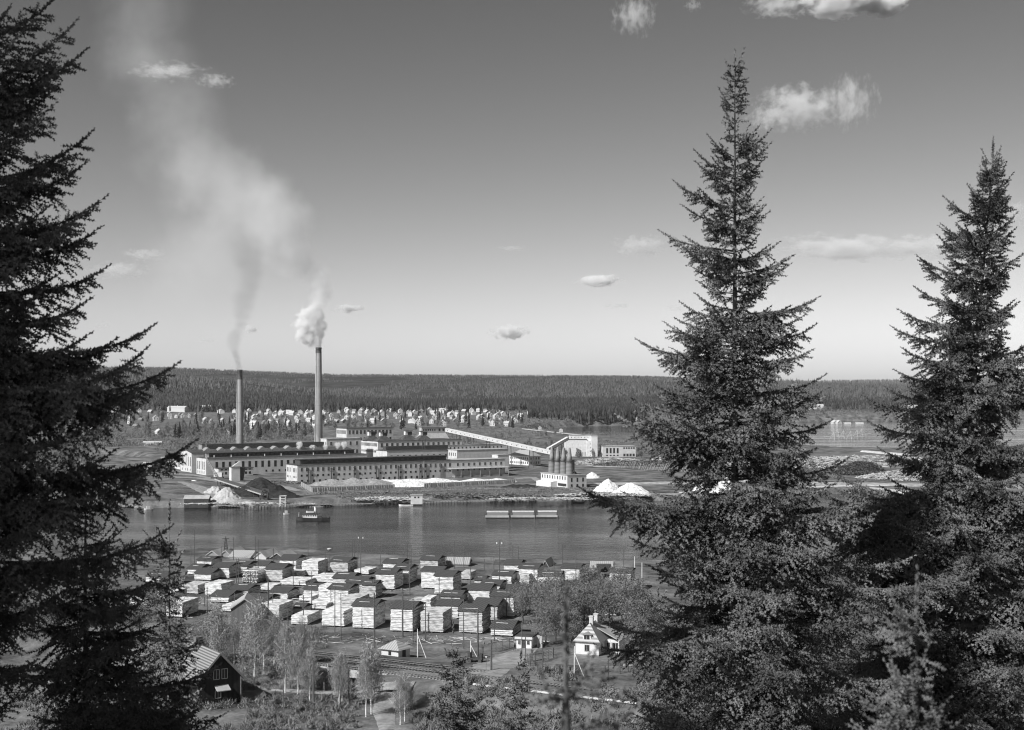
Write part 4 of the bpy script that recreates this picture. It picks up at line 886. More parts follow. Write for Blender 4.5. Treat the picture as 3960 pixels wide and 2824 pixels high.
def barge(xl, xr, y, label):
    a = P(xl, y, 0); c_ = P(xr, y, 0); L = (c_-a).length; ctr = (a+c_)/2
    t = empty('timber_barge', ctr, 0, label, 'barge', 'barges moored in a row on the river')
    b = MB(); b.prism([(-L/2, 1.0), (-L/2+.7, -.6), (L/2-.7, -.6), (L/2, 1.0), (L/2, 1.25), (-L/2, 1.25)], -2.2, 2.2, 'y'); b.build('hull', M_hull, t)
    b = MB(); b.box(-L/2+.1, L/2-.1, -2.33, -2.21, .5, 1.5); b.build('rubbing_band', M_roofg, t)
    b = MB(); b.box(-L/2+1, L/2-.6, -1.8, 1.8, 1.26, 2.9); b.build('hold_side', M_barge, t)
    b = MB(); b.prism([(-1.95, 2.9), (1.95, 2.9), (1.7, 3.25), (0, 3.5), (-1.7, 3.25)], -L/2+.8, L/2-.4, 'x'); b.build('hold_cover', M_log, t)
    b = MB(); b.bar((L/2+.2, 0, 0), (L/2+.2, 0, 2.6), .2); b.bar((L/2+.6, -.8, 0), (L/2+.6, .8, .4), .3); b.build('rudder_post', M_dark, t)
barge(1876, 1969, 2004, 'leftmost of the three covered timber barges on the river')
barge(1975, 2068, 2003.5, 'middle one of the three covered timber barges on the river')
barge(2073, 2156, 2002.5, 'rightmost of the three covered timber barges on the river')
def boat(x, y, L, label, m, rz=0.0, W_=1.6, cabin=False):
    t = empty('rowing_boat', P(x, y, 0), rz, label, 'boat'); b = MB(); hull(b, L, W_, -.3, .55, n=7, sheer=.25); b.build('hull', m, t)
    b = MB(); b.box(-.3, .1, -W_*.4, W_*.4, .4, .62); b.box(L*.2, L*.2+.3, -W_*.35, W_*.35, .4, .62); b.build('thwart', M_log, t)
    if cabin: b = MB(); b.box(-L*.25, L*.15, -W_*.35, W_*.35, .5, 1.9); b.build('cabin', M_wall, t)
boat(1570, 1957, 7.5, 'long white boat moored below the shore hut', M_white, .03)
boat(1108, 1990, 3.2, 'small workboat with a lit side left of the tug', M_wallg, .3, 1.4, True)
boat(2235, 1946, 7.0, 'dark boat moored below the acid plant', M_hull, .02, 2.0)
boat(575, 1972, 4.5, 'small pale boat on the far left shore', M_wall, .4, 1.6, True)
boat(2520, 1932, 7.0, 'white motor boat half hidden left of the centre spruce', M_white, .1, 2.0, True)
boat(2690, 1935, 9.0, 'pale cabin boat behind the centre spruce branches', M_wall, -.1, 2.4, True)
boat(3225, 1623, 22, 'dark long boat at the far side of the bay', M_hull, 0, 5, True)
boat(3340, 1622, 26, 'dark barge at the far side of the bay, right of another', M_hull, 0, 5)
# ================================================================ lumber yard
M_board = mat('sawn_boards', 0.34, 0.78, scale=2.4, rough=0.9, stretch=(0.22, 0.22, 1.35), contrast=(.38, .56), spec=0.1, detail=6)
M_board2 = mat('older_sawn_boards', 0.24, 0.60, scale=2.4, rough=0.9, stretch=(0.22, 0.22, 1.35), contrast=(.38, .56), spec=0.1, detail=6)
M_troof = mat('board_roofing', 0.035, 0.11, rough=1.0, wave=('X', 0.32, 1.2), scale=1, spec=0.05)
M_pole = mat('pole_timber', 0.07, 0.12, scale=3, rough=1.0)
ZY = 4.6; SR = -0.23
def P_y(x, y): return P(x, y, ZY)
ORD = ['leftmost', 'second from the left', 'third from the left', 'fourth from the left', 'fifth from the left', 'sixth from the left', 'seventh from the left', 'eighth from the left', 'ninth from the left', 'tenth from the left', 'eleventh from the left', 'twelfth from the left', 'thirteenth from the left', 'fourteenth from the left', 'fifteenth from the left', 'sixteenth from the left']
# (left px, right px, wall top px, base px, roof 1/0/2 open rack)
ST = [(1361, 1448, 2344, 2435, 1), (1508, 1596, 2353, 2446, 1), (1625, 1713, 2370, 2450, 0), (1774, 1865, 2364, 2453, 1), (1243, 1329, 2364, 2428, 0), (1897, 1982, 2429, 2465, 1), (1124, 1189, 2381, 2420, 0),
      (998, 1079, 2339, 2404, 0), (943, 1030, 2322, 2385, 1), (1266, 1346, 2279, 2353, 1), (1318, 1388, 2313, 2370, 0), (1231, 1272, 2265, 2326, 0), (1569, 1650, 2330, 2352, 0), (1631, 1665, 2313, 2362, 0), (1685, 1772, 2342, 2394, 1), (1702, 1780, 2306, 2350, 1), (1811, 1892, 2281, 2340, 1), (1898, 1986, 2307, 2389, 1), (1830, 1923, 2340, 2402, 1), (1130, 1171, 2352, 2378, 1), (1180, 1262, 2335, 2360, 0),
      (1452, 1525, 2219, 2282, 1), (1520, 1580, 2202, 2263, 1), (1628, 1708, 2210, 2280, 1), (1679, 1752, 2227, 2302, 1), (1335, 1412, 2253, 2300, 1), (1398, 1452, 2261, 2316, 1), (1285, 1360, 2236, 2272, 1), (1206, 1290, 2230, 2256, 0), (1275, 1345, 2172, 2222, 1), (1165, 1230, 2172, 2230, 0), (1079, 1144, 2165, 2224, 1), (1025, 1092, 2201, 2252, 1), (1080, 1182, 2247, 2268, 0),
      (819, 886, 2193, 2238, 1), (748, 816, 2218, 2247, 1), (758, 816, 2167, 2200, 1), (900, 955, 2187, 2212, 1), (990, 1032, 2186, 2212, 1), (789, 856, 2259, 2306, 0), (885, 958, 2281, 2314, 1), (811, 884, 2307, 2334, 1), (1039, 1112, 2291, 2322, 1), (854, 914, 2341, 2370, 0), (1172, 1232, 2279, 2312, 1), (1155, 1206, 2305, 2328, 0), (700, 765, 2262, 2300, 0), (722, 772, 2200, 2226, 1), (1003, 1056, 2265, 2286, 0), (931, 996, 2206, 2258, 2),
      (1480, 1549, 2178, 2214, 1), (1625, 1693, 2165, 2203, 1), (1369, 1425, 2205, 2224, 0), (1783, 1822, 2213, 2244, 0), (1949, 2008, 2184, 2212, 1), (2006, 2079, 2198, 2256, 1), (2081, 2164, 2228, 2274, 1), (2171, 2240, 2198, 2252, 1), (1904, 1978, 2225, 2262, 1), (1835, 1872, 2242, 2262, 1), (1858, 1932, 2262, 2290, 1), (1958, 2030, 2281, 2320, 1), (2061, 2120, 2298, 2328, 1), (2358, 2438, 2215, 2288, 1), (2185, 2228, 2262, 2285, 1), (2118, 2163, 2245, 2296, 2), (2010, 2046, 2222, 2262, 0),
      (600, 668, 2290, 2340, 0), (560, 640, 2230, 2268, 1), (640, 705, 2330, 2390, 0), (500, 570, 2300, 2345, 1), (2300, 2380, 2345, 2385, 0), (2150, 2230, 2350, 2385, 0), (1098, 1150, 2215, 2240, 0)]
ST.sort(key=lambda s: -s[3])
def nth(j, n):
    if j < 14: return ORD[j]
    k = n-1-j; E = ['second', 'third', 'fourth', 'fifth', 'sixth', 'seventh', 'eighth', 'ninth', 'tenth', 'eleventh', 'twelfth', 'thirteenth', 'fourteenth', 'fifteenth', 'sixteenth', 'seventeenth', 'eighteenth']
    return 'rightmost' if k == 0 else E[min(k, 18)-1]+' from the right'
rows = {}
def rowname(yb): return 'front row' if yb > 2398 else 'second row' if yb > 2340 else 'middle row' if yb > 2284 else 'fourth row' if yb > 2240 else 'back row'
for s in sorted(ST, key=lambda s: s[0]): rows.setdefault(rowname(s[3]), []).append(s)
def board_pile(w, d, h, r_, m, rack=False):
    b = MB(); n = max(3, int(h/0.36)); z = 0.0; lh = h/n
    for k in range(n):
        j = lambda a=.05: r_.uniform(-a, a)
        gap = lh*(0.30 if r_.random() < .25 else 0.10)
        if rack:
            for i in range(7): q = -w/2+w*(i+.5)/7+j(.2); b.box(q-.12, q+.12, j(.3), d+j(.3), z, z+lh*.28)
            if k % 3 == 0: b.box(-w/2, w/2, .3, .5, z+lh*.28, z+lh*.6); b.box(-w/2, w/2, d-.5, d-.3, z+lh*.28, z+lh*.6)
        else:
            xs = [-w/2+j(.10), r_.uniform(-w*.25, w*.25), w/2+j(.12)]
            y0, y1 = j(.07), d+j(.15)
            b.box(xs[0], xs[1]-.01, y0, y1, z, z+lh-gap); b.box(xs[1]+.01, xs[2], y0+j(.04), y1+j(.05), z+.003, z+lh-gap-.004)
        z += lh
    return b
for s in ST:
    xl, xr, yt, yb, rf = s; r_ = random.Random(int(xl*7+yb)); pr = P_y(xr, yb); w = (xr-xl)/F*pr.y/math.cos(SR)*1.0; h = (yb-yt)/F*pr.y
    dp = 8.8+r_.uniform(-.5, .4) if w > 4 else 6.0
    c_, s_ = math.cos(SR), math.sin(SR)
    ctr = (pr.x-c_*w/2, pr.y-s_*w/2); z0 = gz(*ctr)
    rn = rowname(yb); i = rows[rn].index(s); look = ('tall ' if h > 4.6 else 'low ' if h < 2.6 else '')+('roofed' if rf == 1 else 'open' if rf == 0 else 'rack-like airy')
    root = empty('lumber_stack', (ctr[0], ctr[1], z0), SR+r_.uniform(-.02, .02), '%s lumber stack, %s in the %s' % (look, nth(i, len(rows[rn])), rn), 'lumber stack', 'lumber stacks in the yard')
    h = h-(z0-ZY); fb = MB()
    for q in (-w*.4, 0, w*.4): fb.box(q-.2, q+.2, -.15, dp+.1, -.6, .32)
    fb.build('foundation', M_dark, root)
    m = M_board if r_.random() < .7 else M_board2
    board_pile(w, dp, h-.33, r_, m, rf == 2).build('board_pile', m, root, (0, 0, .33))
    if rf == 1:
        r = MB(); k = .30; rs = .85+r_.uniform(-.1, .15); o = .35; md = dp*.5
        r.prism([(-o, h-.12), (md, h+rs), (dp+o, h-.12), (dp+o, h+.0), (md, h+rs+.14), (-o, h+.0)], -w/2-o, w/2+o, 'x'); r.build('roof', M_troof, root)
        g_ = MB(); g_.prism([(0, h), (dp, h), (md, h+rs-.05)], -w/2+.15, w/2-.15, 'x'); g_.build('gable', M_dark, root)
        if r_.random() < .6:
            l = MB(); y_ = r_.uniform(.5, md-.8); zz = h+(y_/md)*rs+.22; l.bar((-w*.35+r_.uniform(-.3, .3), y_, zz), (w*.2+r_.uniform(-.5, .5), y_+r_.uniform(-.5, .3), zz), .16, .08); l.build('roof_lath', M_board, root)
# sheds by the water
def yshed(label, xl, xr, yt, yb, wall, rm, dp=8, rise=1.8, rz=SR, ridge='x'):
    pl = P(xl, yb, ZY-1.0); w = (xr-xl)/F*pl.y; h = (yb-yt)/F*pl.y; z0 = gz(pl.x, pl.y+3)
    return hall('shed', label, (pl.x, pl.y), w, dp, h, wall, rm, 'gable', rise, rz=rz, zb=ZY-1.0, group=None, ridge=ridge)
yshed('boathouse with a grey roof and dark open end behind the lumber stacks', 1728, 1812, 2181, 2202, M_brick, M_tin, 7, 1.5, -.1)
yshed('pale-roofed shed with a wide low gable, leftmost at the water edge', 796, 850, 2150, 2168, M_brick, M_roofg, 12, 1.6, SR, 'y')
yshed('pale-roofed shed second from the left at the water edge', 848, 900, 2150, 2166, M_brick, M_roofg, 12, 1.7, SR, 'y')
yshed('grey-roofed open-fronted shed below the lattice tower', 888, 972, 2154, 2172, M_wallg, M_tin, 8, 1.6)
yshed('pale shed with a light roof between the open-fronted shed and the lumber', 984, 1032, 2155, 2174, M_wallg, M_roofg, 11, 1.6, SR, 'y')
yshed('low pale-roofed shed right beside the tall back-row lumber', 1046, 1100, 2158, 2176, M_dark, M_roofg, 11, 1.5, SR, 'y')
yshed('small dark shed at the quay behind the tall roofed stacks', 1911, 1948, 2186, 2198, M_dark, M_tar, 5, 1.2)
yshed('light-roofed shed with dark end behind the right-hand stacks', 2098, 2120, 2188, 2206, M_dark, M_roofg, 9, 1.5, SR, 'y')
yshed('wide grey shed at the water edge right of the cranes', 2285, 2366, 2196, 2216, M_wallg, M_tin, 7, 1.4, -.1)
p = P(885, 2390, 3.6)
bs = hall('shed', 'brown gabled barn between the birches and the lumber yard', P(893, 2452, 3.2), 6.4, 9, 4.6, mat('brown_boards', 0.11, 0.17, rough=1.0, wave=('X', .3, .5), scale=1), M_roofg, 'gable', 2.2, rz=.12, ridge='y')
# bulk pieces: quay timber in the yard
quay('yard quay along the near bank of the river', [P(1350, 2187, 1), P(1700, 2202, 1), P(2100, 2214, 1), P(2420, 2219, 1), P(2700, 2216, 1)], 2.2, 2.5)
logs('timber_litter', 'scattered boards lying between the lumber stacks', 1400, 2330, 150, 52, 32, .3, ZY-.1, M_board2, 41, L=(1.5, 5), r=(.04, .09))
logs('timber_litter', 'scattered boards on the ground in front of the lumber stacks', 1500, 2480, 120, 38, 5, .2, ZY-.1, M_board2, 42, L=(1.5, 5), r=(.04, .09))
logs('timber_litter', 'boards and laths scattered at the left side of the yard', 850, 2330, 120, 28, 28, .3, ZY-.3, M_board2, 43, L=(1.5, 5), r=(.04, .09))
logs('timber_litter', 'timber stored on the ground under the leafing trees', 2230, 2340, 160, 22, 20, .6, ZY-.1, M_board2, 44, L=(2, 5), r=(.06, .12))
# conveyor trestle and elevator in the yard
y0 = P(2225, 2282, ZY); y1 = P(2335, 2225, ZY)
yc = empty('timber_conveyor', y0, 0, 'dark sloping timber conveyor right of the tall back stacks', 'conveyor')
d = y1-y0; b = MB(); b.bar((0, 0, 1.2), (d.x, d.y, 2.4), 1.6, .9); b.build('belt', M_dark, yc)
b = MB(); b.box(d.x-2.2, d.x+2.2, d.y-1.2, d.y+1.2, 1.0, 3.4); b.build('drive_house', M_dark, yc)
for t_ in (.2, .5, .8): b = MB(); q = d*t_; b.box(q.x-.6, q.x+.6, q.y-.3, q.y+.3, -.4, 1.6); b.build('leg', M_dark, yc)
p = P(873, 2170, 3); lt = empty('lattice_tower', p, 0, 'dark lattice tower with a cross head behind the left sheds', 'tower')
b = MB(); lattice(b, (0, 0, 0), (0, 0, 7.4), 1.6, .5, 7, .12); b.build('lattice', M_steel, lt)
b = MB(); b.bar((-1.2, 0, 7.6), (1.2, 0, 7.6), .3); b.bar((0, 0, 7.4), (0, 0, 8.4), .3); b.build('cross_head', M_steel, lt)
p = P(1275, 2172, ZY); lp = empty('lamp_mast', p, 0, 'mast with a wide disc-shaped lamp head above the back stacks', 'lamp post')
b = MB(); b.rings([(0, 0, 0), (0, 0, 4.2)], [.16, .12], 8); b.bar((-.9, 0, 0), (0, 0, 3), .1); b.build('mast', M_pole, lp); b = MB(); b.rings([(0, 0, 3.5), (0, 0, 4.1), (0, 0, 4.3), (0, 0, 4.5)], [.3, .9, .95, .2], 16); b.build('lamp_head', M_galv, lp, smooth=True)
# poles: (x, top y, base y, kind) kind: 0 dark, 1 white, 2 with twin lamps, 3 thick
PL = [(752, 2050, 2203, 0), (738, 2108, 2212, 0), (903, 2078, 2167, 0), (988, 2075, 2170, 0), (999, 2087, 2222, 0), (1057, 2120, 2176, 0), (1191, 2079, 2200, 0), (1134, 2167, 2270, 0), (1205, 2210, 2360, 0), (969, 2216, 2298, 0), (1037, 2244, 2402, 3), (1055, 2281, 2394, 0), (801, 2270, 2410, 0), (790, 2255, 2345, 0), (907, 2293, 2372, 0), (1173, 2302, 2418, 0), (1114, 2358, 2482, 0), (1295, 2268, 2448, 0), (1319, 2293, 2476, 0), (914, 2160, 2256, 0), (922, 2158, 2257, 0), (857, 2112, 2170, 0),
      (1362, 2084, 2200, 0), (1371, 2086, 2198, 0), (1384, 2095, 2200, 0), (1395, 2070, 2232, 2), (1258, 2124, 2242, 0), (1472, 2139, 2210, 0), (1575, 2096, 2200, 0), (1585, 2108, 2306, 0), (1590, 2108, 2200, 0), (1756, 2090, 2200, 0), (1794, 2112, 2208, 0), (1874, 2161, 2210, 0), (1820, 2192, 2262, 0), (1446, 2235, 2314, 0), (1448, 2293, 2506, 3), (1557, 2278, 2463, 3), (1597, 2312, 2492, 0), (1645, 2330, 2480, 0), (1698, 2232, 2320, 0), (1746, 2287, 2443, 0), (1793, 2321, 2508, 0), (1848, 2361, 2541, 3), (1615, 2432, 2547, 1), (1820, 2478, 2556, 1),
      (1931, 2090, 2280, 2), (1983, 2108, 2200, 0), (2005, 2112, 2200, 0), (1910, 2155, 2240, 0), (2175, 2105, 2215, 0), (2227, 2127, 2258, 0), (2142, 2161, 2220, 0), (2412, 2119, 2218, 0), (2455, 2152, 2220, 1), (2483, 2176, 2418, 1), (2377, 2173, 2290, 0), (2295, 2185, 2260, 0), (1958, 2241, 2390, 0), (2065, 2201, 2322, 0), (1912, 2336, 2480, 0), (1900, 2475, 2622, 3), (2018, 2410, 2541, 0), (2033, 2453, 2562, 0), (2199, 2375, 2526, 0), (2098, 2472, 2625, 0), (2221, 2500, 2642, 1), (2352, 2549, 2680, 0), (2397, 2479, 2606, 0), (2050, 2525, 2575, 0), (2070, 2525, 2577, 0),
      (1212, 2554, 2730, 3), (1348, 2577, 2716, 3), (1097, 2668, 2760, 0)]
PWHERE = lambda x, y: ('in front of the lumber yard' if y > 2440 else 'among the front lumber stacks' if y > 2340 else 'among the middle stacks' if y > 2245 else 'at the river side of the yard')
pg = {}
for x, yt, yb, kd in PL: pg.setdefault((PWHERE(x, yb), kd), []).append(x)
KD = {0: 'slim dark wooden pole', 1: 'slim white-painted pole', 2: 'tall pole with two white hanging lamps', 3: 'thick dark utility pole'}
for x, yt, yb, kd in PL:
    lev = 4.6 if yb < 2600 else 4.6; p = P(x, yb, lev); zb = gz(p.x, p.y)
    if yb > 2650: p = P(x, yb, 3.2); zb = gz(p.x, p.y)
    top = H-(yt-HY)/F*p.y; wh = PWHERE(x, yb); grp = sorted(pg[(wh, kd)]); i = grp.index(x)
    lab = '%s %s' % (KD[kd], wh) if len(grp) == 1 else '%s %s, %s' % (KD[kd], wh, nth(i, len(grp)).replace('from the', 'from'))
    r = {0: .11, 1: .12, 2: .13, 3: .19}[kd]; hgt = top-zb
    t = empty('utility_pole' if kd != 2 else 'lamp_post', (p.x, p.y, zb), 0, lab, 'pole', 'poles in and around the lumber yard')
    b = MB(); b.rings([(0, 0, -.5), (rnd.uniform(-.05, .05), 0, hgt)], [r*1.15, r*.75], 7); b.build('shaft', M_white if kd == 1 else M_pole, t)
    if kd in (0, 3) and (x*7) % 3 < 2: b = MB(); b.box(-.28, .28, -.06, .06, hgt-.9, hgt-.78); b.box(-.22, .22, -.05, .05, hgt-.45, hgt-.37); b.build('insulator_arm', M_pole, t)
    if kd == 2:
        b = MB(); b.box(-.75, .75, -.05, .05, hgt-.1, hgt); b.build('cross_arm', M_pole, t)
        for s_ in (-.7, .7): b = MB(); b.rings([(s_, 0, hgt-.5), (s_, 0, hgt-.9), (s_, 0, hgt-1.05)], [.08, .2, .12], 8); b.build('lamp', M_white, t)
    if kd == 1 and yb > 2400 and x != 2483: b = MB(); b.bar((0, 0, hgt*.8), (1.9, -1.2, 0), .12); b.build('brace', M_white, t)
# two telephone wires strung between the thick poles
# ---------------------------------------------------------------- foreground: railway, bridge, roads, houses
M_ballast = mat('ballast', 0.20, 0.36, scale=2.5, rough=1.0, spec=0); M_rail = mat('rail_steel', 0.10, 0.2, scale=2, rough=.5); M_sleep = mat('sleepers', 0.045, 0.09, scale=2, rough=1)
def rp(s, off, z=0): return RA+rdir*s+rnor*off+Vector((0, 0, z))
rr = empty('railway_track', (RA.x, RA.y, 0), 0); 
def track(label, off, s0, s1):
    root = empty('railway_track', (RA.x, RA.y, 6.0), 0, label, 'railway'); o = Vector((RA.x, RA.y, 6.0))
    b = MB()
    for g_ in (-.72, .72): b.bar(rp(s0, off+g_, -.26)-o, rp(s1, off+g_, -.26)-o, .09, .14)
    b.build('rails', M_rail, root); b = MB(); n = int((s1-s0)/.75)
    for k in range(n): s = s0+k*.75; b.bar(rp(s, off-1.25, -.41)-o, rp(s, off+1.25, -.41)-o, .26, .14)
    b.build('sleepers', M_sleep, root)
bpy.data.objects.remove(rr)
track('main railway track on the embankment crossing the bridge', 0.0, -60, 330); track('second railway track just behind the main one', 5.2, -60, 120); 
track('siding track nearest the lumber yard', 9.6, -20, 70)
def rail_ribbon(name, off, w, m, s0, s1, lift=.1): return ribbon(name, [rp(s0+(s1-s0)*k/30, off) for k in range(31)], w, m, lift)
rail_ribbon('ballast_bed', 0.0, 3.6, M_ballast, -60, 39, .10); rail_ribbon('ballast_bed', 0.0, 3.6, M_ballast, 52, 320, .10)
rail_ribbon('ballast_bed', 5.2, 3.4, M_ballast, -60, 39, .10); rail_ribbon('ballast_bed', 5.8, 3.4, M_ballast, 52, 120, .10)
# bridge
bo = rp(45.5, 0); br = empty('railway_bridge', (bo.x, bo.y, 6.0), math.atan2(rdir.y, rdir.x), 'steel railway bridge over the gravel road with stone abutments', 'bridge')
b = MB(); b.box(-8.2, 8.2, -2.0, 2.0, -.75, -.05); b.build('deck', M_steel, br)
for s_ in (-2.3, 2.0): b = MB(); b.box(-8.8, 8.8, s_, s_+.28, -1.3, .25); b.build('girder', M_galv if s_ < 0 else M_steel, br)
for k in range(7): b = MB(); b.box(-7.6+k*2.5, -7.45+k*2.5, -2.75, -2.6, -.6, 1.0); b.build('railing_post', M_galv, br)
for s_ in (-1, 1): b = MB(); b.add([(s_*5.2, -3.6, -4), (s_*9.5, -3.6, -4), (s_*9.5, 3, -4), (s_*5.2, 3, -4), (s_*6.2, -3.0, -1.31), (s_*9.5, -3.0, -1.31), (s_*9.5, 3, -1.31), (s_*6.2, 3, -1.31)], [(0,3,2,1),(4,5,6,7),(0,1,5,4),(1,2,6,5),(2,3,7,6),(3,0,4,7)]); b.build('abutment', M_conc, br)
# roads
ribbon('lower_road', [P(-500, 2600, 3), P(300, 2640, 3), P(830, 2648, 3), P(950, 2655, 3), P(1120, 2672, 3), P(1300, 2682, 3), P(1450, 2688, 3), P(1600, 2700, 3)], 3.2, M_road, .16)
ribbon('lower_road', [rp(45.5, 9), rp(45.5, 3), rp(45.6, -3), rp(45.0, -8), P(1500, 2690, 3), P(1480, 2740, 3), P(1500, 2830, 3)], [2, 2.5, 3, 4, 5.5, 4.5, 3.5], M_road, .14)
ribbon('yard_road', [P(2090, 2478, 4.6), P(2060, 2500, 4.6), P(1990, 2535, 4.6), P(1930, 2575, 4.6), P(1890, 2610, 5), P(1880, 2640, 6), P(1930, 2660, 6), P(2010, 2690, 4), P(2080, 2740, 3)], [4, 5, 8, 11, 12, 9, 5, 4, 4], M_road, .14)
ribbon('yard_path', [P(2800, 2560, 4.6), P(2620, 2572, 4.6), P(2500, 2580, 4.6), P(2410, 2572, 4.6)], 2.4, M_road, .14)
# white plank fence along the line
wp = [rp(s, -2.6 if s < 400 else 0, 0) for s in (74, 88, 102, 116, 130, 150, 175, 200)]
wf = empty('plank_fence', (wp[0].x, wp[0].y, 6), 0, 'long white low plank fence beside the railway on the right', 'fence')
for a, c_ in zip(wp, wp[1:]):
    a = Vector((a.x-wp[0].x, a.y-wp[0].y, .35)); c_ = Vector((c_.x-wp[0].x, c_.y-wp[0].y, .35)); b = MB(); b.bar(a, c_, .35, .3); b.build('plank', M_white, wf)
# hip-roofed hut by the line
hh_ = hall('linesman_hut', 'small hut with a hipped plank roof beside the railway', P(1475, 2541, 5.2), 4.4, 4.2, 2.0, M_wall, M_tin, 'hip', 1.7, rz=-.55, zb=5.0, overhang=.6)
window(hh_, 2.2, 0, 1.2, .7, .8)
b = MB(); b.box(4.41, 4.45, 1.4, 2.6, -.5, 1.8); b.build('door', M_dark, hh_)
# gatehouse, gate posts, fence
gt = hall('gatehouse', 'small white-fronted gatehouse beside the yard road', P(1997, 2508, 4.6), 3.4, 5.5, 2.6, M_white, M_tar, rz=-.25, zb=4.5)
b = MB(); b.box(1.3, 2.1, -.05, -.005, 0, 2.0); b.build('door', M_dark, gt); window(gt, .7, 0, 1.5, .5, .8, frame=True); window(gt, 2.7, 0, 1.5, .5, .8, frame=True)
b = MB(); b.box(-.3, 3.7, -.42, -.36, 2.25, 2.75); b.build('fascia', M_white, gt)
for i, (x, y) in enumerate(((2081, 2502), (2091, 2506), (2058, 2560), (1867, 2545))):
    p = P(x, y, 4.6); b = MB(); b.box(-.22, .22, -.22, .22, -.4, 2.3); b.box(-.3, .3, -.3, .3, 2.3, 2.5); o = b.build('gate_post', M_wall if i < 2 else M_pole, None, (p.x, p.y, gz(p.x, p.y)))
    tag(o, ['pale square gate post left of a pair at the yard road', 'pale square gate post right of a pair at the yard road', 'dark gate post before the fenced corner', 'dark gate post near the little cart'][i], 'gate post')
def wire_fence(label, pts, z=4.6, h=2.2):
    root = empty('wire_fence', (pts[0].x, pts[0].y, z), 0, label, 'fence')
    for a, c_ in zip(pts, pts[1:]):
        a = a-pts[0]; c_ = c_-pts[0]; n = max(1, int((c_-a).length/2.6)); d_ = (c_-a)/n
        for k in range(n+1): q = a+d_*k; b = MB(); b.bar((q.x, q.y, -.5), (q.x, q.y, h), .11); b.build('fence_post', M_pole, root)
        b = MB()
        for zz in np.linspace(.15, h-.1, 7): b.bar((a.x, a.y, zz), (c_.x, c_.y, zz), .03)
        b.build('wires', M_galv, root)
wire_fence('tall wire fence between the gatehouse and the lumber stacks', [P(1918, 2523, 4.6), P(1995, 2500, 4.6)]); wire_fence('wire fence around the corner right of the yard road', [P(2040, 2570, 4.6), P(2100, 2562, 4.6), P(2140, 2545, 4.6), P(2230, 2530, 4.6)])
wire_fence('low fence along the meadow in front of the white house', [P(2240, 2610, 4.6), P(2340, 2598, 4.6), P(2500, 2600, 4.6)], h=1.2)
# white house
HR = -.36; HWd = 5.2; HL_ = 9.0
c_h = P(2315, 2540, 4.6); c_h = Vector((c_h.x-math.cos(HR)*HWd, c_h.y-math.sin(HR)*HWd, 4.6))
M_hroof = mat('house_tin_roof', 0.22, 0.44, rough=.7, wave=('Y', 0.5, .5), scale=1)
ho = empty('house', c_h, HR, 'white wooden house with a streaky hipped roof, dormer and porch on the right', 'house')
b = MB(); b.box(0, HWd, 0, HL_, -.8, 3.1); b.build('wall', M_white, ho)
b = MB(); b.box(-.05, HWd+.05, -.05, HL_+.05, -.9, .3); b.build('plinth', M_conc, ho)
o = .5; r = MB()
r.add([(-o, -o, 3.0), (HWd+o, -o, 3.0), (HWd+o, HL_+o, 3.0), (-o, HL_+o, 3.0), (1.5, 1.0, 5.4), (HWd-1.5, 1.0, 5.4), (HWd/2, 2.0, 6.7), (HWd/2, HL_-1.0, 6.7)],
      [(0, 3, 2, 1), (0, 1, 5, 4), (4, 5, 6), (1, 2, 7, 6, 5), (0, 4, 6, 7, 3), (2, 3, 7)]); rf_ = r.build('roof', M_hroof, ho)
for y_ in (2.8, 6.2): b = MB(); b.box(HWd/2-.4, HWd/2+.4, y_, y_+.8, 5.8, 7.9); b.box(HWd/2-.5, HWd/2+.5, y_-.1, y_+.9, 7.9, 8.1); b.build('chimney', M_wallg, rf_)
b = MB(); b.box(1.7, 3.5, -.1, 1.8, 3.3, 4.6); dm = b.build('dormer', M_white, ho); b = MB(); b.prism([(1.4, 4.55), (3.8, 4.55), (2.6, 5.15)], -.4, 2.2, 'y'); b.build('dormer_roof', M_hroof, dm)
w_ = window(ho, 2.6, -.1, 4.0, 1.2, .9, 0, True); window(ho, 2.6, 0, 1.7, 1.0, 1.3, 0, True); window(ho, HWd, 2.0, 1.7, .9, 1.3, math.pi/2, True)
b = MB(); b.box(HWd+.003, HWd+3.4, 4.6, 8.8, -.8, 2.9); b.build('porch_room', M_white, ho)
b = MB(); b.add([(HWd-2.2, 4.0, 5.6), (HWd-2.2, 8.6, 5.6), (HWd+3.8, 3.2, 2.9), (HWd+3.8, 9.2, 2.9), (HWd-2.2, 4.0, 5.8), (HWd-2.2, 8.6, 5.8), (HWd+3.8, 3.2, 3.1), (HWd+3.8, 9.2, 3.1)], [(0, 1, 3, 2), (4, 6, 7, 5), (0, 2, 6, 4), (1, 5, 7, 3), (2, 3, 7, 6), (0, 4, 5, 1)]); b.build('porch_roof', M_roofg, ho)
for x, y in ((HWd+3.4, 3.4), (HWd+1.6, 3.4)): b = MB(); b.bar((x, y, -.6), (x, y, 3.0), .16); b.build('porch_post', M_white, ho)
window(ho, HWd+2.4, 4.6, 1.5, 1.4, 1.6, 0, True); window(ho, HWd+.9, 4.6, 1.3, .9, 2.0, 0, True)
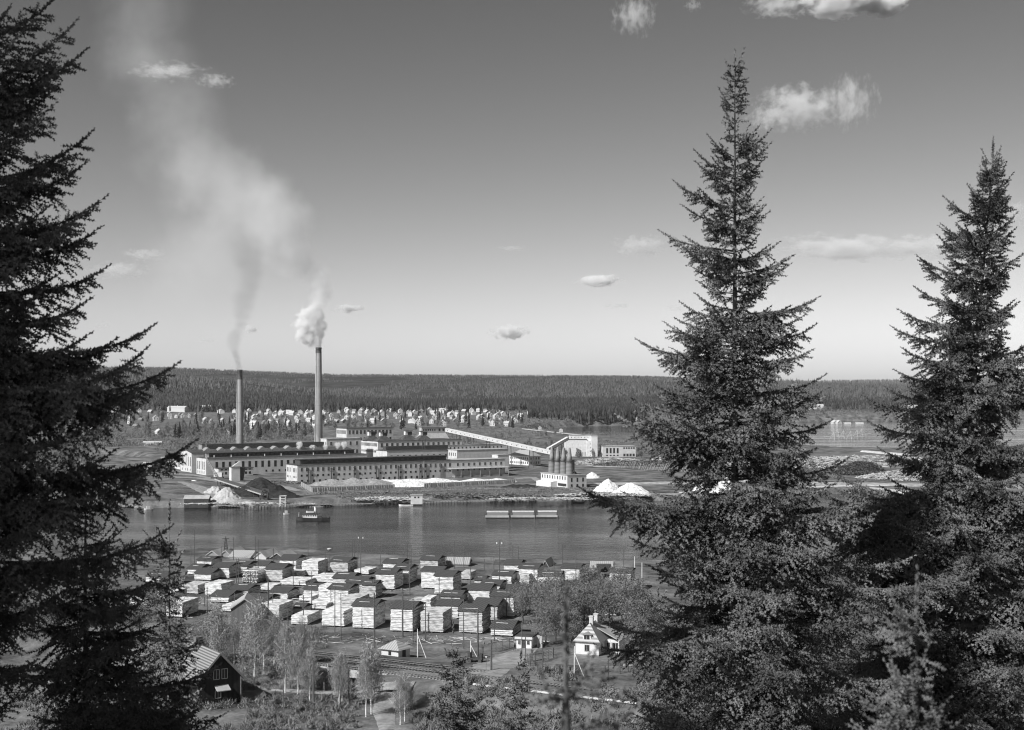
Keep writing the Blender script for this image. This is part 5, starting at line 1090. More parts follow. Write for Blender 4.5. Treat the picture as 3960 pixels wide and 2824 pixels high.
# dark cottage bottom left
c_d = P(931, 2707, 3.4)-Vector((math.cos(.58)*8.4, math.sin(.58)*8.4, 0)); M_dw = mat('tarred_shaded_boards', 0.012, 0.03, rough=1, wave=('X', .25, .4), scale=1); M_tile = mat('pale_tiles', 0.10, 0.26, rough=.9, wave=('X', .35, .2), scale=1)  # dark tar on the walls, blackened further to include the gable's shade
dh_ = empty('cottage', (c_d.x, c_d.y, 3.4), .58, 'dark tarred cottage with pale tiled roof at the bottom left', 'house')
b = MB(); b.prism([(0, -1.5), (8.4, -1.5), (8.4, 4.6), (4.2, 9.0), (0, 4.6)], 0, 15, 'y')
b.build('wall', M_dw, dh_)
r = MB(); s_ = 4.4/4.2; r.prism([(-.6, 4.6-.6*s_+.03), (4.2, 9.03), (9.0, 4.6-.6*s_+.03), (9.0, 4.6-.6*s_+.3), (4.2, 9.33), (-.6, 4.6-.6*s_+.3)], -.6, 15.5, 'y'); rr_ = r.build('roof', M_tile, dh_)
b = MB(); b.box(3.0, 4.4, 9, 10.3, 7.8, 10.9); b.build('chimney', M_soot, rr_)
for s0_ in (0, 1): b = MB(); e = (4.2, 9.4) if 1 else 0; x0_ = -.7 if s0_ == 0 else 9.1; b.bar((x0_, -.7, 4.6-.7*s_+.15), (4.2, -.7, 9.25), .12, .34); b.build('barge_board', M_brick, dh_)
for x in (3.6, 5.2): window(dh_, x, 0, 5.3, 1.0, 1.7, 0, True)
window(dh_, 3.9, 0, 1.6, 1.0, 1.3, 0, True)
b = MB(); b.add([(3.2, -1.5, 2.35), (5.9, -1.5, 2.35), (5.9, -.02, 3.1), (3.2, -.02, 3.1), (3.2, -1.5, 2.5), (5.9, -1.5, 2.5), (5.9, -.02, 3.25), (3.2, -.02, 3.25)], [(0,3,2,1),(4,5,6,7),(0,1,5,4),(1,2,6,5),(2,3,7,6),(3,0,4,7)]); b.build('porch_canopy', M_roofg, dh_)
b = MB(); b.box(8.35, 8.48, -.12, .1, -1.2, 4.4); b.build('corner_board', M_brick, dh_)
b = MB(); b.box(-7, -.02, 5, 12, -1.5, 3.0); ax = b.build('side_wing', M_dw, dh_); r = MB(); r.prism([(4.4, 2.7), (8.5, 6.2), (12.6, 2.7), (12.6, 3.0), (8.5, 6.5), (4.4, 3.0)], -7.5, -.02, 'x'); r.build('wing_roof', M_tile, ax)
for k in range(3): window(dh_, -5.6+k*2, 5, 1.5, .9, 1.3, 0, True)
# little house by the river far right and sheds under the trees
lh = hall('cottage', 'small white gabled house by the near river bank, between the two big spruces', P(3432, 2278, 4.6), 3.6, 5, 3.0, M_white, M_roofg, 'gable', 1.5, rz=-.3, ridge='y'); b = MB(); b.box(1.2, 1.8, 3, 3.6, 3.6, 5.4); b.build('chimney', M_conc, lh)
# cart, signal, signs, person
p = P(1838, 2562, 4.6); ct = empty('freight_cart', (p.x, p.y, gz(p.x, p.y)), -.2, 'small dark railway trolley beside the yard road', 'cart')
b = MB(); b.box(-1.6, 1.6, -.8, .8, .7, 1.0); b.build('platform', M_dark, ct); b = MB(); b.box(-1.5, -.9, -.7, .7, 1.0, 2.0); b.box(.9, 1.5, -.7, .7, 1.0, 1.8); b.build('stanchions', M_dark, ct)
for x in (-1.1, 1.1):
    for y in (-.75, .75): b = MB(); b.rings([(x, y-.06, .38), (x, y+.06, .38)], [.38, .38], 14); b.build('wheel', M_steel, ct)
p = P(1253, 2668, 3.2); sg = empty('railway_signal', (p.x, p.y, gz(p.x, p.y)), 0, 'small signal post with a dark head below the embankment', 'signal')
b = MB(); b.rings([(0, 0, -.3), (0, 0, 1.7)], [.07, .06], 8); b.build('post', M_white, sg); b = MB(); b.box(-.2, .2, -.12, .12, 1.7, 2.5); b.build('head', M_dark, sg)
p = P(1880, 2618, 4.8); sg = empty('warning_sign', (p.x, p.y, gz(p.x, p.y)), 0, 'triangular warning sign on a thin post by the level crossing', 'sign')
b = MB(); b.rings([(0, 0, -.3), (0, 0, 2.2)], [.045, .04], 8); b.build('post', M_pole, sg); b = MB(); b.prism([(-.42, 3.0), (.42, 3.0), (0, 2.2)], -.06, -.02, 'y'); sp_b = b.build('sign_rim', M_dark, sg); b = MB(); b.prism([(-.26, 2.92), (.26, 2.92), (0, 2.42)], -.09, -.061, 'y'); b.build('sign_plate', M_wall, sg)
p = P(2240, 2600, 4.6); lg = empty('firewood_pile', (p.x-2, p.y, gz(p.x, p.y)), -.2, 'dark stacked sleepers beside the railway fence', 'sleeper pile')
for k in range(5):
    b = MB()
    for i in range(9): b.box(-3.0, 3.0, -1.1+i*.25, -.88+i*.25, k*.26, k*.26+.22)
    b.build('sleeper_layer', M_sleep, lg)
# person walking at the gate
def person(loc, rz, label):
    me = bpy.data.meshes.new('person'); 
    J = [((0, 0, .95), .13), ((0, 0, 1.15), .125), ((0, 0, 1.38), .15), ((0, 0, 1.47), .07), ((0, -.01, 1.53), .06), ((0, -.02, 1.62), .09), ((0, -.01, 1.72), .075),
         ((.09, 0, .90), .085), ((.10, -.12, .50), .06), ((.10, -.04, .08), .042), ((.10, -.17, .04), .035), ((-.09, 0, .90), .085), ((-.10, .10, .48), .06), ((-.10, .24, .10), .042), ((-.10, .14, .04), .035),
         ((.18, 0, 1.38), .06), ((.23, .04, 1.12), .045), ((.22, -.08, .90), .034), ((.22, -.11, .83), .03), ((-.18, 0, 1.38), .06), ((-.23, -.05, 1.12), .045), ((-.21, -.16, .92), .034), ((-.21, -.19, .85), .03)]
    E = [(0, 1), (1, 2), (2, 3), (3, 4), (4, 5), (5, 6), (0, 7), (7, 8), (8, 9), (9, 10), (0, 11), (11, 12), (12, 13), (13, 14), (2, 15), (15, 16), (16, 17), (17, 18), (2, 19), (19, 20), (20, 21), (21, 22)]
    me.from_pydata([j[0] for j in J], E, []); o = bpy.data.objects.new('person', me); C.objects.link(o)
    mo = o.modifiers.new('skin', 'SKIN'); 
    for i, j in enumerate(J): me.skin_vertices[0].data[i].radius = (j[1], j[1]*.85)
    me.skin_vertices[0].data[0].use_root = True
    o.modifiers.new('sub', 'SUBSURF').levels = 1; me.materials.append(M_dark)
    o.location = loc; o.rotation_euler = (0, 0, rz); o.scale = (1.02,)*3; tag(o, label, 'person'); return o
try:
    p = P(1990, 2521, 4.6); pe = person((p.x, p.y, gz(p.x, p.y)+.14), .6, 'person in dark clothes walking on the yard road by the gatehouse')
    b = MB(); b.rings([(0, -.02, 1.68), (0, -.02, 1.76), (0, -.01, 1.82)], [.12, .105, .06], 10); b.build('cap', M_dark, pe)
except Exception as ex: print('person', ex)
# ================================================================ town, woods, birches, brush
def Pg(x, y):
    """ground point seen at a pixel"""
    z = 4.0
    for _ in range(7):
        p = P(x, y, z); z = 0.5*z+0.5*gz(p.x, p.y)
    return Vector((p.x, p.y, gz(p.x, p.y)))
# ---- far woods: one mass
def conifer_field(name, label, XY, hgt, seed, m, sides=5):
    g_ = np.random.default_rng(seed); n = len(XY); Z = ground(XY[:, 0], XY[:, 1]); ok = Z > 1.0; XY, Z, hgt = XY[ok], Z[ok], hgt[ok]; n = len(XY)
    r = hgt*g_.uniform(.16, .26, n); a0 = g_.random(n)*6.28; Vs = []; nv = sides*2+2
    for lev, (zf, rf) in enumerate(((.08, 1.0), (.42, .62))):
        for k in range(sides):
            a = a0+k*6.283/sides+lev*.5; rr = r*rf*g_.uniform(.7, 1.25, n); Vs.append(np.stack([XY[:, 0]+np.cos(a)*rr, XY[:, 1]+np.sin(a)*rr, Z+hgt*zf*g_.uniform(.7, 1.2, n)], 1))
    Vs.append(np.stack([XY[:, 0], XY[:, 1], Z+hgt*.68], 1)); Vs.append(np.stack([XY[:, 0]+g_.normal(0, .3, n), XY[:, 1], Z+hgt], 1))
    V = np.stack(Vs, 1).reshape(-1, 3); o = np.arange(n)*nv; T = []
    for k in range(sides): T.append(np.stack([o+k, o+(k+1) % sides, o+nv-2], 1)); T.append(np.stack([o+sides+k, o+sides+(k+1) % sides, o+nv-1], 1))
    ob = link(name, np_mesh(name, V, np.concatenate(T), m)); return tag(ob, label, 'woods', None, 'stuff')
def scat(n, u0, u1, y0, y1, seed, pw=1.0):
    g_ = np.random.default_rng(seed); Y = y0+(y1-y0)*g_.random(n)**pw; u = g_.uniform(u0, u1, n); return np.stack([u*Y, Y], 1)
g_ = np.random.default_rng(77)
M_w1 = mat('woods_dark', 0.016, 0.065, scale=0.06, rough=1, spec=0, contrast=(.4, .6)); M_w2 = mat('woods_mid', 0.03, 0.12, scale=0.03, rough=1, spec=0, contrast=(.38, .62), detail=7)  # tree-sized tone noise puts lit and dark sides into the colour
a = scat(70000, -.62, .62, 3350, 6400, 1, .9); k_ = fbm(a[:, 0]/260, a[:, 1]/260, 3, 12); a = a[k_ > .30]; conifer_field('hillside_forest', 'dark conifer forest covering the long ridge behind the town', a, g_.uniform(9, 17, len(a))*np.interp(a[:, 1], [3300, 5500], [1.15, .62]), 2, M_w2)
a = scat(26000, -.62, .20, 2780, 3500, 3, 1.0); a = a[(a[:, 1] > 2900+260*np.sin(a[:, 0]/240)) | (a[:, 0]/a[:, 1] < -.62)]; conifer_field('forest_belt', 'tall dark conifer belt at the foot of the hill behind the houses', a, g_.uniform(13, 24, len(a)), 4, M_w1)
a = scat(5200, .012, .095, 2180, 2960, 5); a = a[(a[:, 1] > 2150+(.095-a[:, 0]/a[:, 1])*6500*.3)]; conifer_field('forest_belt', 'dark wood with visible trunks right of the town beside the bay', a, g_.uniform(12, 20, len(a)), 6, M_w1)
a = scat(9000, .09, .62, 3050, 3700, 7); conifer_field('forest_belt', 'conifer belt beyond the far shore of the bay on the right', a, g_.uniform(11, 18, len(a)), 8, M_w1)
a = scat(16000, .16, .62, 6500, 12800, 9, .8); conifer_field('hillside_forest', 'pale distant forest on the last range at the right', a, g_.uniform(20, 34, len(a)), 10, M_w2)
# ---- tree kits
def leaf_cloud(n, rx, rz, zc, s, seed, clumps=14, hang=0.0):
    g_ = np.random.default_rng(seed); cc = g_.normal(0, 1, (clumps, 3)); cc = cc/np.linalg.norm(cc, axis=1, keepdims=True)*g_.uniform(.35, .95, (clumps, 1))
    k = g_.integers(0, clumps, n); c = cc[k]+g_.normal(0, .22, (n, 3)); c[:, 2] -= hang*g_.random(n)*.3
    c = c*np.array([rx, rx, rz])*(1-.18*np.clip(c[:, 2:3], -1, 1)*[1, 1, 0])+np.array([0, 0, zc])
    d1 = g_.normal(0, 1, (n, 3)); d1[:, 2] -= hang*2; d1 = norm(d1)*(s*g_.uniform(.6, 1.4, (n, 1))); d2 = norm(g_.normal(0, 1, (n, 3)))*(s*.45)
    return np.stack([c-d2*.5, c+d2*.5, c+d1], 1).reshape(-1, 3)
def limb_mesh(h, seed, m, r=.14, spread=.22, fork=10, start=.3, lean=0.02, twig=2):
    r_ = random.Random(seed); b = MB(); tr = [(0, 0, -.4)]+[(h*lean*math.sin(k*.9+seed)*k/5, h*lean*math.cos(k*1.3+seed)*k/5, h*k/6*.97) for k in range(1, 7)]
    b.rings(tr, [r*(1.15-.17*k) for k in range(7)], 6)
    for i in range(fork):
        t = start+(1-start)*(i+r_.random())/fork*.9; z = h*t; k = min(5, int(t*6)); p0 = Vector(tr[k])+(Vector(tr[k+1])-Vector(tr[k]))*(t*6-k); a = i*2.4+r_.random(); L = h*spread*(1.15-t*.8)*r_.uniform(.7, 1.2)
        p1 = p0+Vector((math.cos(a)*L*.55, math.sin(a)*L*.55, L*.7)); p2 = p1+Vector((math.cos(a)*L*.5, math.sin(a)*L*.5, L*.45))
        b.rings([p0, p1, p2], [r*.36*(1.2-t), r*.2*(1.2-t), .012], 4, False)
        for q in range(twig):
            a2 = a+r_.uniform(-1, 1); s_ = p0+(p2-p0)*r_.uniform(.3, .8); b.rings([s_, s_+Vector((math.cos(a2)*L*.4, math.sin(a2)*L*.4, L*r_.uniform(.1, .5)))], [r*.12*(1.2-t)+.01, .01], 3, False)
    return b.mesh('trunk', m)
def kit(seed, h, rx, rz, zc, n, s, mb, ml, hang=0, r=.14, fork=10, start=.3, clumps=16, twig=2, lean=.02):
    return (limb_mesh(h, seed, mb, r, fork=fork, start=start, twig=twig, lean=lean), np_mesh('crown', leaf_cloud(n, rx, rz, zc, s, seed, clumps, hang), np.arange(n*3).reshape(-1, 3), ml))
def plant(name, k, loc, sc, rz, label, cat, group):
    root = empty(name, loc, rz, label, cat, group); root.scale = (sc,)*3
    link('trunk', k[0], root); link('crown', k[1], root); return root
birch_k = [kit(100+i, 15, 2.6, 5.8, 9.3, 6500, .32, M_birch, M_leaf, hang=.7, r=.15, fork=16, start=.25, clumps=26, twig=3, lean=.03) for i in range(4)]
bare_k = [kit(120+i, 11, 3.6, 4.0, 6.9, 3300, .42, M_dbark, M_leaf2, r=.20, fork=14, start=.25, clumps=34, twig=4) for i in range(4)]
small_k = [kit(140+i, 9, 2.7, 3.6, 5.2, 420, 1.0, M_dbark, M_leaf2, r=.16, fork=5, clumps=9, twig=0) for i in range(4)]
def far_spruce(seed, h):
    g_ = np.random.default_rng(seed); V = []; 
    n = 170; t = g_.random(n)**.8; a = g_.random(n)*6.283; r = (1-t)*h*.17*g_.uniform(.6, 1.15, n)+.15; c = np.stack([np.cos(a)*r, np.sin(a)*r, h*(.08+.9*t)], 1)
    o = np.stack([np.cos(a)*r*.1, np.sin(a)*r*.1, c[:, 2]+h*.05], 1); sd = np.stack([-np.sin(a), np.cos(a), 0*a], 1)*(.25+r[:, None]*.5)
    V = np.stack([c-sd, c+sd, o], 1).reshape(-1, 3); b = MB(); b.rings([(0, 0, -.5), (0, 0, h*.98)], [h*.018, .03], 5)
    return b.mesh('trunk', M_bark), np_mesh('crown', V, np.arange(n*3).reshape(-1, 3), M_needle_far)
fsp_k = [far_spruce(160+i, 14) for i in range(4)]
# birches: (x, base y, top y, which)
BT = [(983, 2655, 2318, 0), (1103, 2680, 2415, 1), (1152, 2686, 2440, 2), (843, 2610, 2330, 3), (790, 2600, 2395, 1), (1197, 2716, 2500, 3), (1312, 2737, 2515, 0), (1322, 2730, 2545, 2), (1415, 2773, 2535, 1), (1436, 2762, 2480, 0), (1548, 2803, 2610, 3), (1565, 2790, 2590, 2), (905, 2590, 2400, 2), (1060, 2575, 2365, 0), (1165, 2570, 2390, 1), (740, 2620, 2420, 0), (1020, 2600, 2400, 3)]
for i, (x, yb, yt, k) in enumerate(sorted(BT)):
    p = Pg(x, yb); h = (yb-yt)/F*p.y
    plant('birch_tree', birch_k[k], p, h/15.0, rnd.random()*6, 'slender white-trunked birch with thin spring leaves, %s in the birch row' % nth(i, len(BT)), 'birch tree', 'birches along the lower road')
DT = []
r_ = random.Random(5)
for i in range(40):
    x = 2015+(i % 10)*50+r_.uniform(-16, 16); yb = 2385+(i//10)*38+r_.uniform(-14, 14)-(x-2015)*.04
    if 2255 < x < 2440 and yb > 2462: continue
    if x < 2075 and yb > 2440: continue
    DT.append((x, yb))
DT += [(2520, 2480), (2600, 2500), (2700, 2470), (2830, 2430), (2960, 2420), (2900, 2500), (3060, 2400), (3150, 2430), (3280, 2380), (2460, 2560), (3500, 2400), (3620, 2380), (3750, 2360), (640, 2450), (540, 2480), (440, 2500), (330, 2470), (200, 2500), (60, 2460)]
DT.sort()
dz = {}
for x, yb in DT: dz.setdefault((x < 800, yb < 2430), []).append(x)
for i, (x, yb) in enumerate(DT):
    p = Pg(x, yb); grp = dz[(x < 800, yb < 2430)]; j = grp.index(x); rw = 'back' if yb < 2430 else 'front'
    o1 = nth(j, len(grp))
    lab = 'twiggy leafing tree left of the dark cottage, %s' % o1 if x < 800 else 'twiggy leafing tree, %s in the %s row right of the lumber yard' % (o1, rw)
    plant('leafing_tree', bare_k[i % 4], p, r_.uniform(.78, 1.08), r_.random()*6, lab, 'tree', 'leafing trees right of the lumber yard' if x > 800 else 'leafing trees behind the cottage')
# ---- town houses
def house_kit(w, d, h, rise, wm, rm, nf=2, wins=2):
    b = MB(); b.prism([(0, -2), (w, -2), (w, h), (w/2, h+rise), (0, h)], -d/2, d/2, 'y'); wl = b.mesh('wall', wm)
    r = MB(); o = .45; s = rise/(w/2); r.prism([(-o, h-o*s+.03), (w/2, h+rise+.03), (w+o, h-o*s+.03), (w+o, h-o*s+.35), (w/2, h+rise+.38), (-o, h-o*s+.35)], -d/2-o, d/2+o, 'y'); r.box(w*.42, w*.42+.9, -.5, .5, h+rise-.6, h+rise+1.3)
    return wl, r.mesh('roof', rm), (w, d, h, nf, wins)
M_hw = mat('house_white', .52, rough=.8); M_hc = mat('house_cream', .52, rough=.85); M_hd = mat('house_dark', .14, rough=.9); M_r1 = mat('roof_pale', .45, rough=.9); M_r2 = mat('roof_mid', .2, rough=.9); M_r3 = mat('roof_white_tin', .48, rough=.6)
HK = [house_kit(8, 9, 5.5, 3.2, M_hw, M_r1), house_kit(7, 8, 5.0, 3.4, M_hw, M_r2), house_kit(9, 11, 6, 3.0, M_hc, M_r1), house_kit(8, 10, 5.5, 3.6, M_hw, M_r3), house_kit(9, 8, 4, 3.4, M_hd, M_r1), house_kit(7, 7, 3, 2.6, M_hd, M_r2)]
HKN = ['white', 'small white', 'cream', 'tall white', 'dark-walled', 'small dark']
LONG = house_kit(11, 34, 7, 2.6, M_hw, M_r3)
M_win = mat('far_window', .05, rough=.4)
wb_ = MB(); wb_.box(-.55, .55, -.06, .03, -.75, .75); ME_win = wb_.mesh('window', M_win)
def place_house(k, p, rz, label, sc=1.0, wins=True, group='houses of the town behind the mill'):
    root = empty('town_house', p, rz, label, 'house', group); root.scale = (sc,)*3; w, d, h, nf, nw = k[2]
    link('wall', k[0], root); link('roof', k[1], root)
    if wins:
        for f in range(nf):
            for q in range(nw): link('window', ME_win, root, (w*(q+.5)/nw, -d/2-.02, 1.6+f*2.6))
        link('window', ME_win, root, (-.02, -d*.22, 1.8), -math.pi/2); link('window', ME_win, root, (-.02, d*.22, 1.8), -math.pi/2)
    return root
HL = []
r_ = random.Random(17)
for y, x0, x1, st in ((1577, 1240, 2000, 24), (1598, 250, 620, 45), (1626, 260, 640, 60), (1612, 560, 900, 40), (1584, 1230, 1930, 22), (1592, 940, 1950, 24), (1601, 890, 1960, 25), (1611, 930, 1960, 27), (1623, 880, 2020, 30), (1636, 790, 2010, 33), (1650, 880, 1290, 42), (1648, 1560, 1960, 70), (1664, 840, 1240, 75)):
    x = x0+r_.uniform(0, st)
    while x < x1:
        if r_.random() < .84: HL.append((x, y+r_.uniform(-4, 4), r_.choice([0, 0, 0, 1, 1, 2, 3, 3, 4, 5])))
        x += st*r_.uniform(.7, 1.5)
HL += [(603, 1686, 3), (652, 1621, 0), (678, 1618, 0), (700, 1617, 0), (722, 1616, 0), (868, 1684, 0), (500, 1640, 1), (520, 1655, 5), (330, 1650, 1), (785, 1637, 0), (350, 1668, 4), (452, 1700, 5)]
HL += [(2340, 1618, 1), (2290, 1600, 0), (2460, 1622, 1), (2040, 1606, 0), (2070, 1612, 3), (2110, 1604, 2), (1930, 1640, 2)]
def zone(x): return 'left of the chimneys' if x < 900 else 'between the chimneys' if x < 1230 else 'right of the taller chimney' if x < 1460 else 'above the cupola block' if x < 1720 else 'above the long conveyor' if x < 2000 else 'by the wood beyond the conveyor'
def trow(y): return 'back' if y < 1590 else 'upper' if y < 1606 else 'middle' if y < 1630 else 'front'
hz = {}
for q in sorted(HL): hz.setdefault((zone(q[0]), trow(q[1]), q[2] in (4, 5)), []).append(q)
ORD2 = ORD+['%s from the left' % t for t in ('seventeenth', 'eighteenth', 'nineteenth', 'twentieth', 'twenty-first', 'twenty-second', 'twenty-third', 'twenty-fourth', 'twenty-fifth', 'twenty-sixth', 'twenty-seventh', 'twenty-eighth', 'twenty-ninth', 'thirtieth')]
for q in HL:
    p = Pg(q[0], q[1]); g__ = hz[(zone(q[0]), trow(q[1]), q[2] in (4, 5))]; j = g__.index(q)
    place_house(HK[q[2]], p, r_.choice([.5, .6, .4, -.3, 1.2, .2]), '%s house %s, %s in the %s row' % ('dark' if q[2] in (4, 5) else 'pale', zone(q[0]), ORD2[j], trow(q[1])), r_.uniform(.72, .98), q[1] > 1612)
for x, y, rz, s, lab in ((680, 1594, 1.2, 1.2, 'long white two-storey block leftmost above the row of small houses'), (735, 1590, 1.1, 1.0, 'long white block between two others on the slope left of the chimney'), (800, 1592, 1.25, 1.3, 'longest white block just left of the shorter chimney'), (845, 1600, .4, .8, 'white gabled block at the right end of the longest white block'), (1110, 1602, .6, .8, 'big white house with side wing between the chimneys'), (1700, 1594, .6, .8, 'big white hip-fronted house above the chip silo'), (1600, 1638, 1.1, .6, 'low white workshop above the cupola block'), (330, 1592, 1.35, 1.3, 'long pale row building at the far left, upper one'), (420, 1602, 1.3, 1.1, 'long pale row building at the far left, lower one'), (2498, 1555, .9, 1.3, 'white manor-like building on the wooded rise right of the centre'), (2540, 1572, 1.2, .7, 'low white outbuilding beside the white building on the wooded rise'), (3150, 1584, 1.45, 1.1, 'long pale farm building beyond the bay between the two spruces'), (3540, 1582, 1.4, .9, 'pale farmstead beyond the bay left of the right spruce')):
    place_house(LONG, Pg(x, y), rz, lab, s, False, None)
for x, lab in ((3218, 'white pointed gable house by the far bay shore, left of a pair'), (3234, 'white pointed gable house by the far bay shore, right of a pair')):
    place_house(HK[3], Pg(x, 1622), .3, lab, 1.0, False, None)
for x, y, w_, lab in ((3265, 1623, 30, 'low pale shed on the far bay shore'), (3310, 1623, 34, 'pale arched-front sheds on the far bay shore')):
    p = Pg(x, y); hall('shed', lab, (p.x, p.y), w_*.4, 8, 3, M_brick, M_r1, 'gable', 2, rz=0)
p = Pg(553, 1724); hall('shed', 'small pale open shed in the meadow at the left', (p.x, p.y), 18, 7, 3, M_hc, M_r3, 'gable', 1.2, rz=.05)
p = Pg(575, 1812); hall('shed', 'small pale hut at the far left below the spruce twig', (p.x-4, p.y), 6, 5, 3, M_hc, M_r1, 'gable', 1.2, rz=.05)
# ---- town trees
TT = []
for i in range(290):
    y = 1581+r_.random()**.75*120; x = r_.uniform(300, 2020) if y < 1665 else r_.uniform(560, 1230)
    if 640 < x < 740 and 1600 < y < 1640 or abs(x-603) < 22 and y > 1640: continue
    TT.append((x, y))
for i, (x, y) in enumerate(TT):
    p = Pg(x, y); con = r_.random() < (.55 if y < 1640 else .35)
    if con: plant('conifer_tree', fsp_k[i % 4], p, r_.uniform(.75, 1.35), r_.random()*6, 'small dark conifer among the pale town houses', 'conifer tree', 'conifers among the town houses')
    else: plant('leafless_tree', small_k[i % 4], p, r_.uniform(1.0, 1.7), r_.random()*6, 'rounded grey leafless tree among the pale town houses', 'tree', 'leafless trees among the town houses')
for i in range(46):
    x = r_.uniform(1740, 2330); y = r_.uniform(1668, 1745) if x < 2150 else r_.uniform(1762, 1775); p = Pg(x, y)
    if gz(p.x, p.y) < 1.5: continue
    plant('leafless_tree', small_k[i % 4], p, r_.uniform(.5, .9), r_.random()*6, 'low grey leafless tree on the meadow under the long conveyor', 'tree', 'trees on the meadow by the conveyor')
for i in range(34):
    x = r_.uniform(3000, 3500); p = Pg(x, r_.uniform(1596, 1618)); plant('leafless_tree', small_k[i % 4], p, r_.uniform(.9, 1.5), r_.random()*6, 'pale leafless tree on the far shore of the bay', 'tree', 'trees on the far bay shore')
for i, (x, y) in enumerate(((2560, 1790), (2590, 1792), (2640, 1798), (2670, 1780), (3100, 1850), (3120, 1858), (3140, 1850), (2520, 1775), (2480, 1770), (2720, 1770))):
    p = Pg(x, y); plant('leafless_tree', small_k[i % 4], p, r_.uniform(1.1, 1.5), r_.random()*6, 'tall thin leafless tree behind the log piles', 'tree', 'trees behind the log piles')
# ---- brush and tufts: nobody could count them
def brush(name, label, XY, s, hgt, seed, m, per=26, kind='stuff'):
    g_ = np.random.default_rng(seed); n = len(XY); Z = ground(XY[:, 0], XY[:, 1]); ok = Z > .6; XY = XY[ok]; Z = Z[ok]; n = len(XY)
    sc = g_.uniform(.5, 1.4, n)[:, None]; c = np.stack([XY[:, 0], XY[:, 1], Z], 1)[:, None, :]
    b0 = c+np.stack([g_.normal(0, .35*s, (n, per)), g_.normal(0, .35*s, (n, per)), g_.uniform(-.1, .5*hgt, (n, per))*sc], -1)
    d = np.stack([g_.normal(0, .45, (n, per)), g_.normal(0, .45, (n, per)), g_.uniform(.2, 1, (n, per))], -1); d = norm(d)*(hgt*.55*sc)[..., None]
    w = norm(g_.normal(0, 1, (n, per, 3)))*s*.09
    V = np.stack([b0-w, b0+w, b0+d], 2).reshape(-1, 3); o = link(name, np_mesh(name, V, np.arange(len(V)).reshape(-1, 3), m)); return tag(o, label, 'undergrowth', None, kind)
def scat_px(n, x0, x1, y0, y1, z, seed):
    g_ = np.random.default_rng(seed); x = g_.uniform(x0, x1, n); y = g_.uniform(y0, y1, n); D = (H-z)*F/(y-HY); return np.stack([(x-CX)/F*D, D], 1)
a = scat_px(5200, -200, 4200, 2640, 2990, 3, 31); k_ = fbm(a[:, 0]/9, a[:, 1]/9, 3, 21); X_ = (a[:, 0]/a[:, 1]*F+CX); yy = HY+(H-3)*F/a[:, 1]
keep = (k_ > .42) & ~((X_ > 1380) & (X_ < 1600) & (yy > 2600) & (yy < 2860)) & ~((X_ < 1300) & (np.abs(yy-(2655+np.clip(X_-900, 0, 400)*.06)) < 24)) & ~((X_ > 900) & (X_ < 1060) & (yy < 2700))
brush('undergrowth', 'rough leafless brush covering the slope below the camera', a[keep], 1.1, 1.5, 32, M_bush, 46)
a = scat_px(2600, 700, 1500, 2560, 2650, 4, 33); brush('undergrowth', 'low bushes on the railway embankment', a[rail_d(a[:, 0], a[:, 1]) < -3.4], .7, .8, 34, M_bush)
a = scat_px(1500, 1850, 4000, 2660, 2760, 4, 37); brush('undergrowth', 'grey brush on the railway slope at the right', a[rail_d(a[:, 0], a[:, 1]) < -3.6], .9, 1.1, 38, M_bush, 36)
a = scat_px(1500, 700, 1260, 2430, 2560, 4.5, 35); brush('undergrowth', 'brush beside the tracks left of the lumber yard', a[rail_d(a[:, 0], a[:, 1]) > 12.5], .8, .9, 36, M_bush)
a = scat_px(2600, 1300, 2300, 1890, 1932, 3, 39); brush('undergrowth', 'low scrub on the river bank below the mill', a, 1.3, 1.1, 40, M_bush, 14)
a = scat_px(5000, 1700, 2420, 1645, 1760, 4, 41); k_ = fbm(a[:, 0]/40, a[:, 1]/40, 3, 22); brush('undergrowth', 'grey thicket on the meadow around the long conveyor', a[(k_ > .47)], 3.2, 2.6, 42, M_leaf2, 14)
a = scat_px(5200, 250, 1240, 1655, 1735, 6, 43); k_ = fbm(a[:, 0]/50, a[:, 1]/50, 3, 23); brush('undergrowth', 'grey thicket between the town and the mill', a[(k_ > .42)], 4.0, 4.2, 44, M_leaf2, 14)
a = scat_px(3000, 1950, 4100, 1600, 1642, 10, 45); brush('undergrowth', 'scrub belt along the far shore of the bay', a, 6.0, 5.0, 46, M_leaf2, 14)
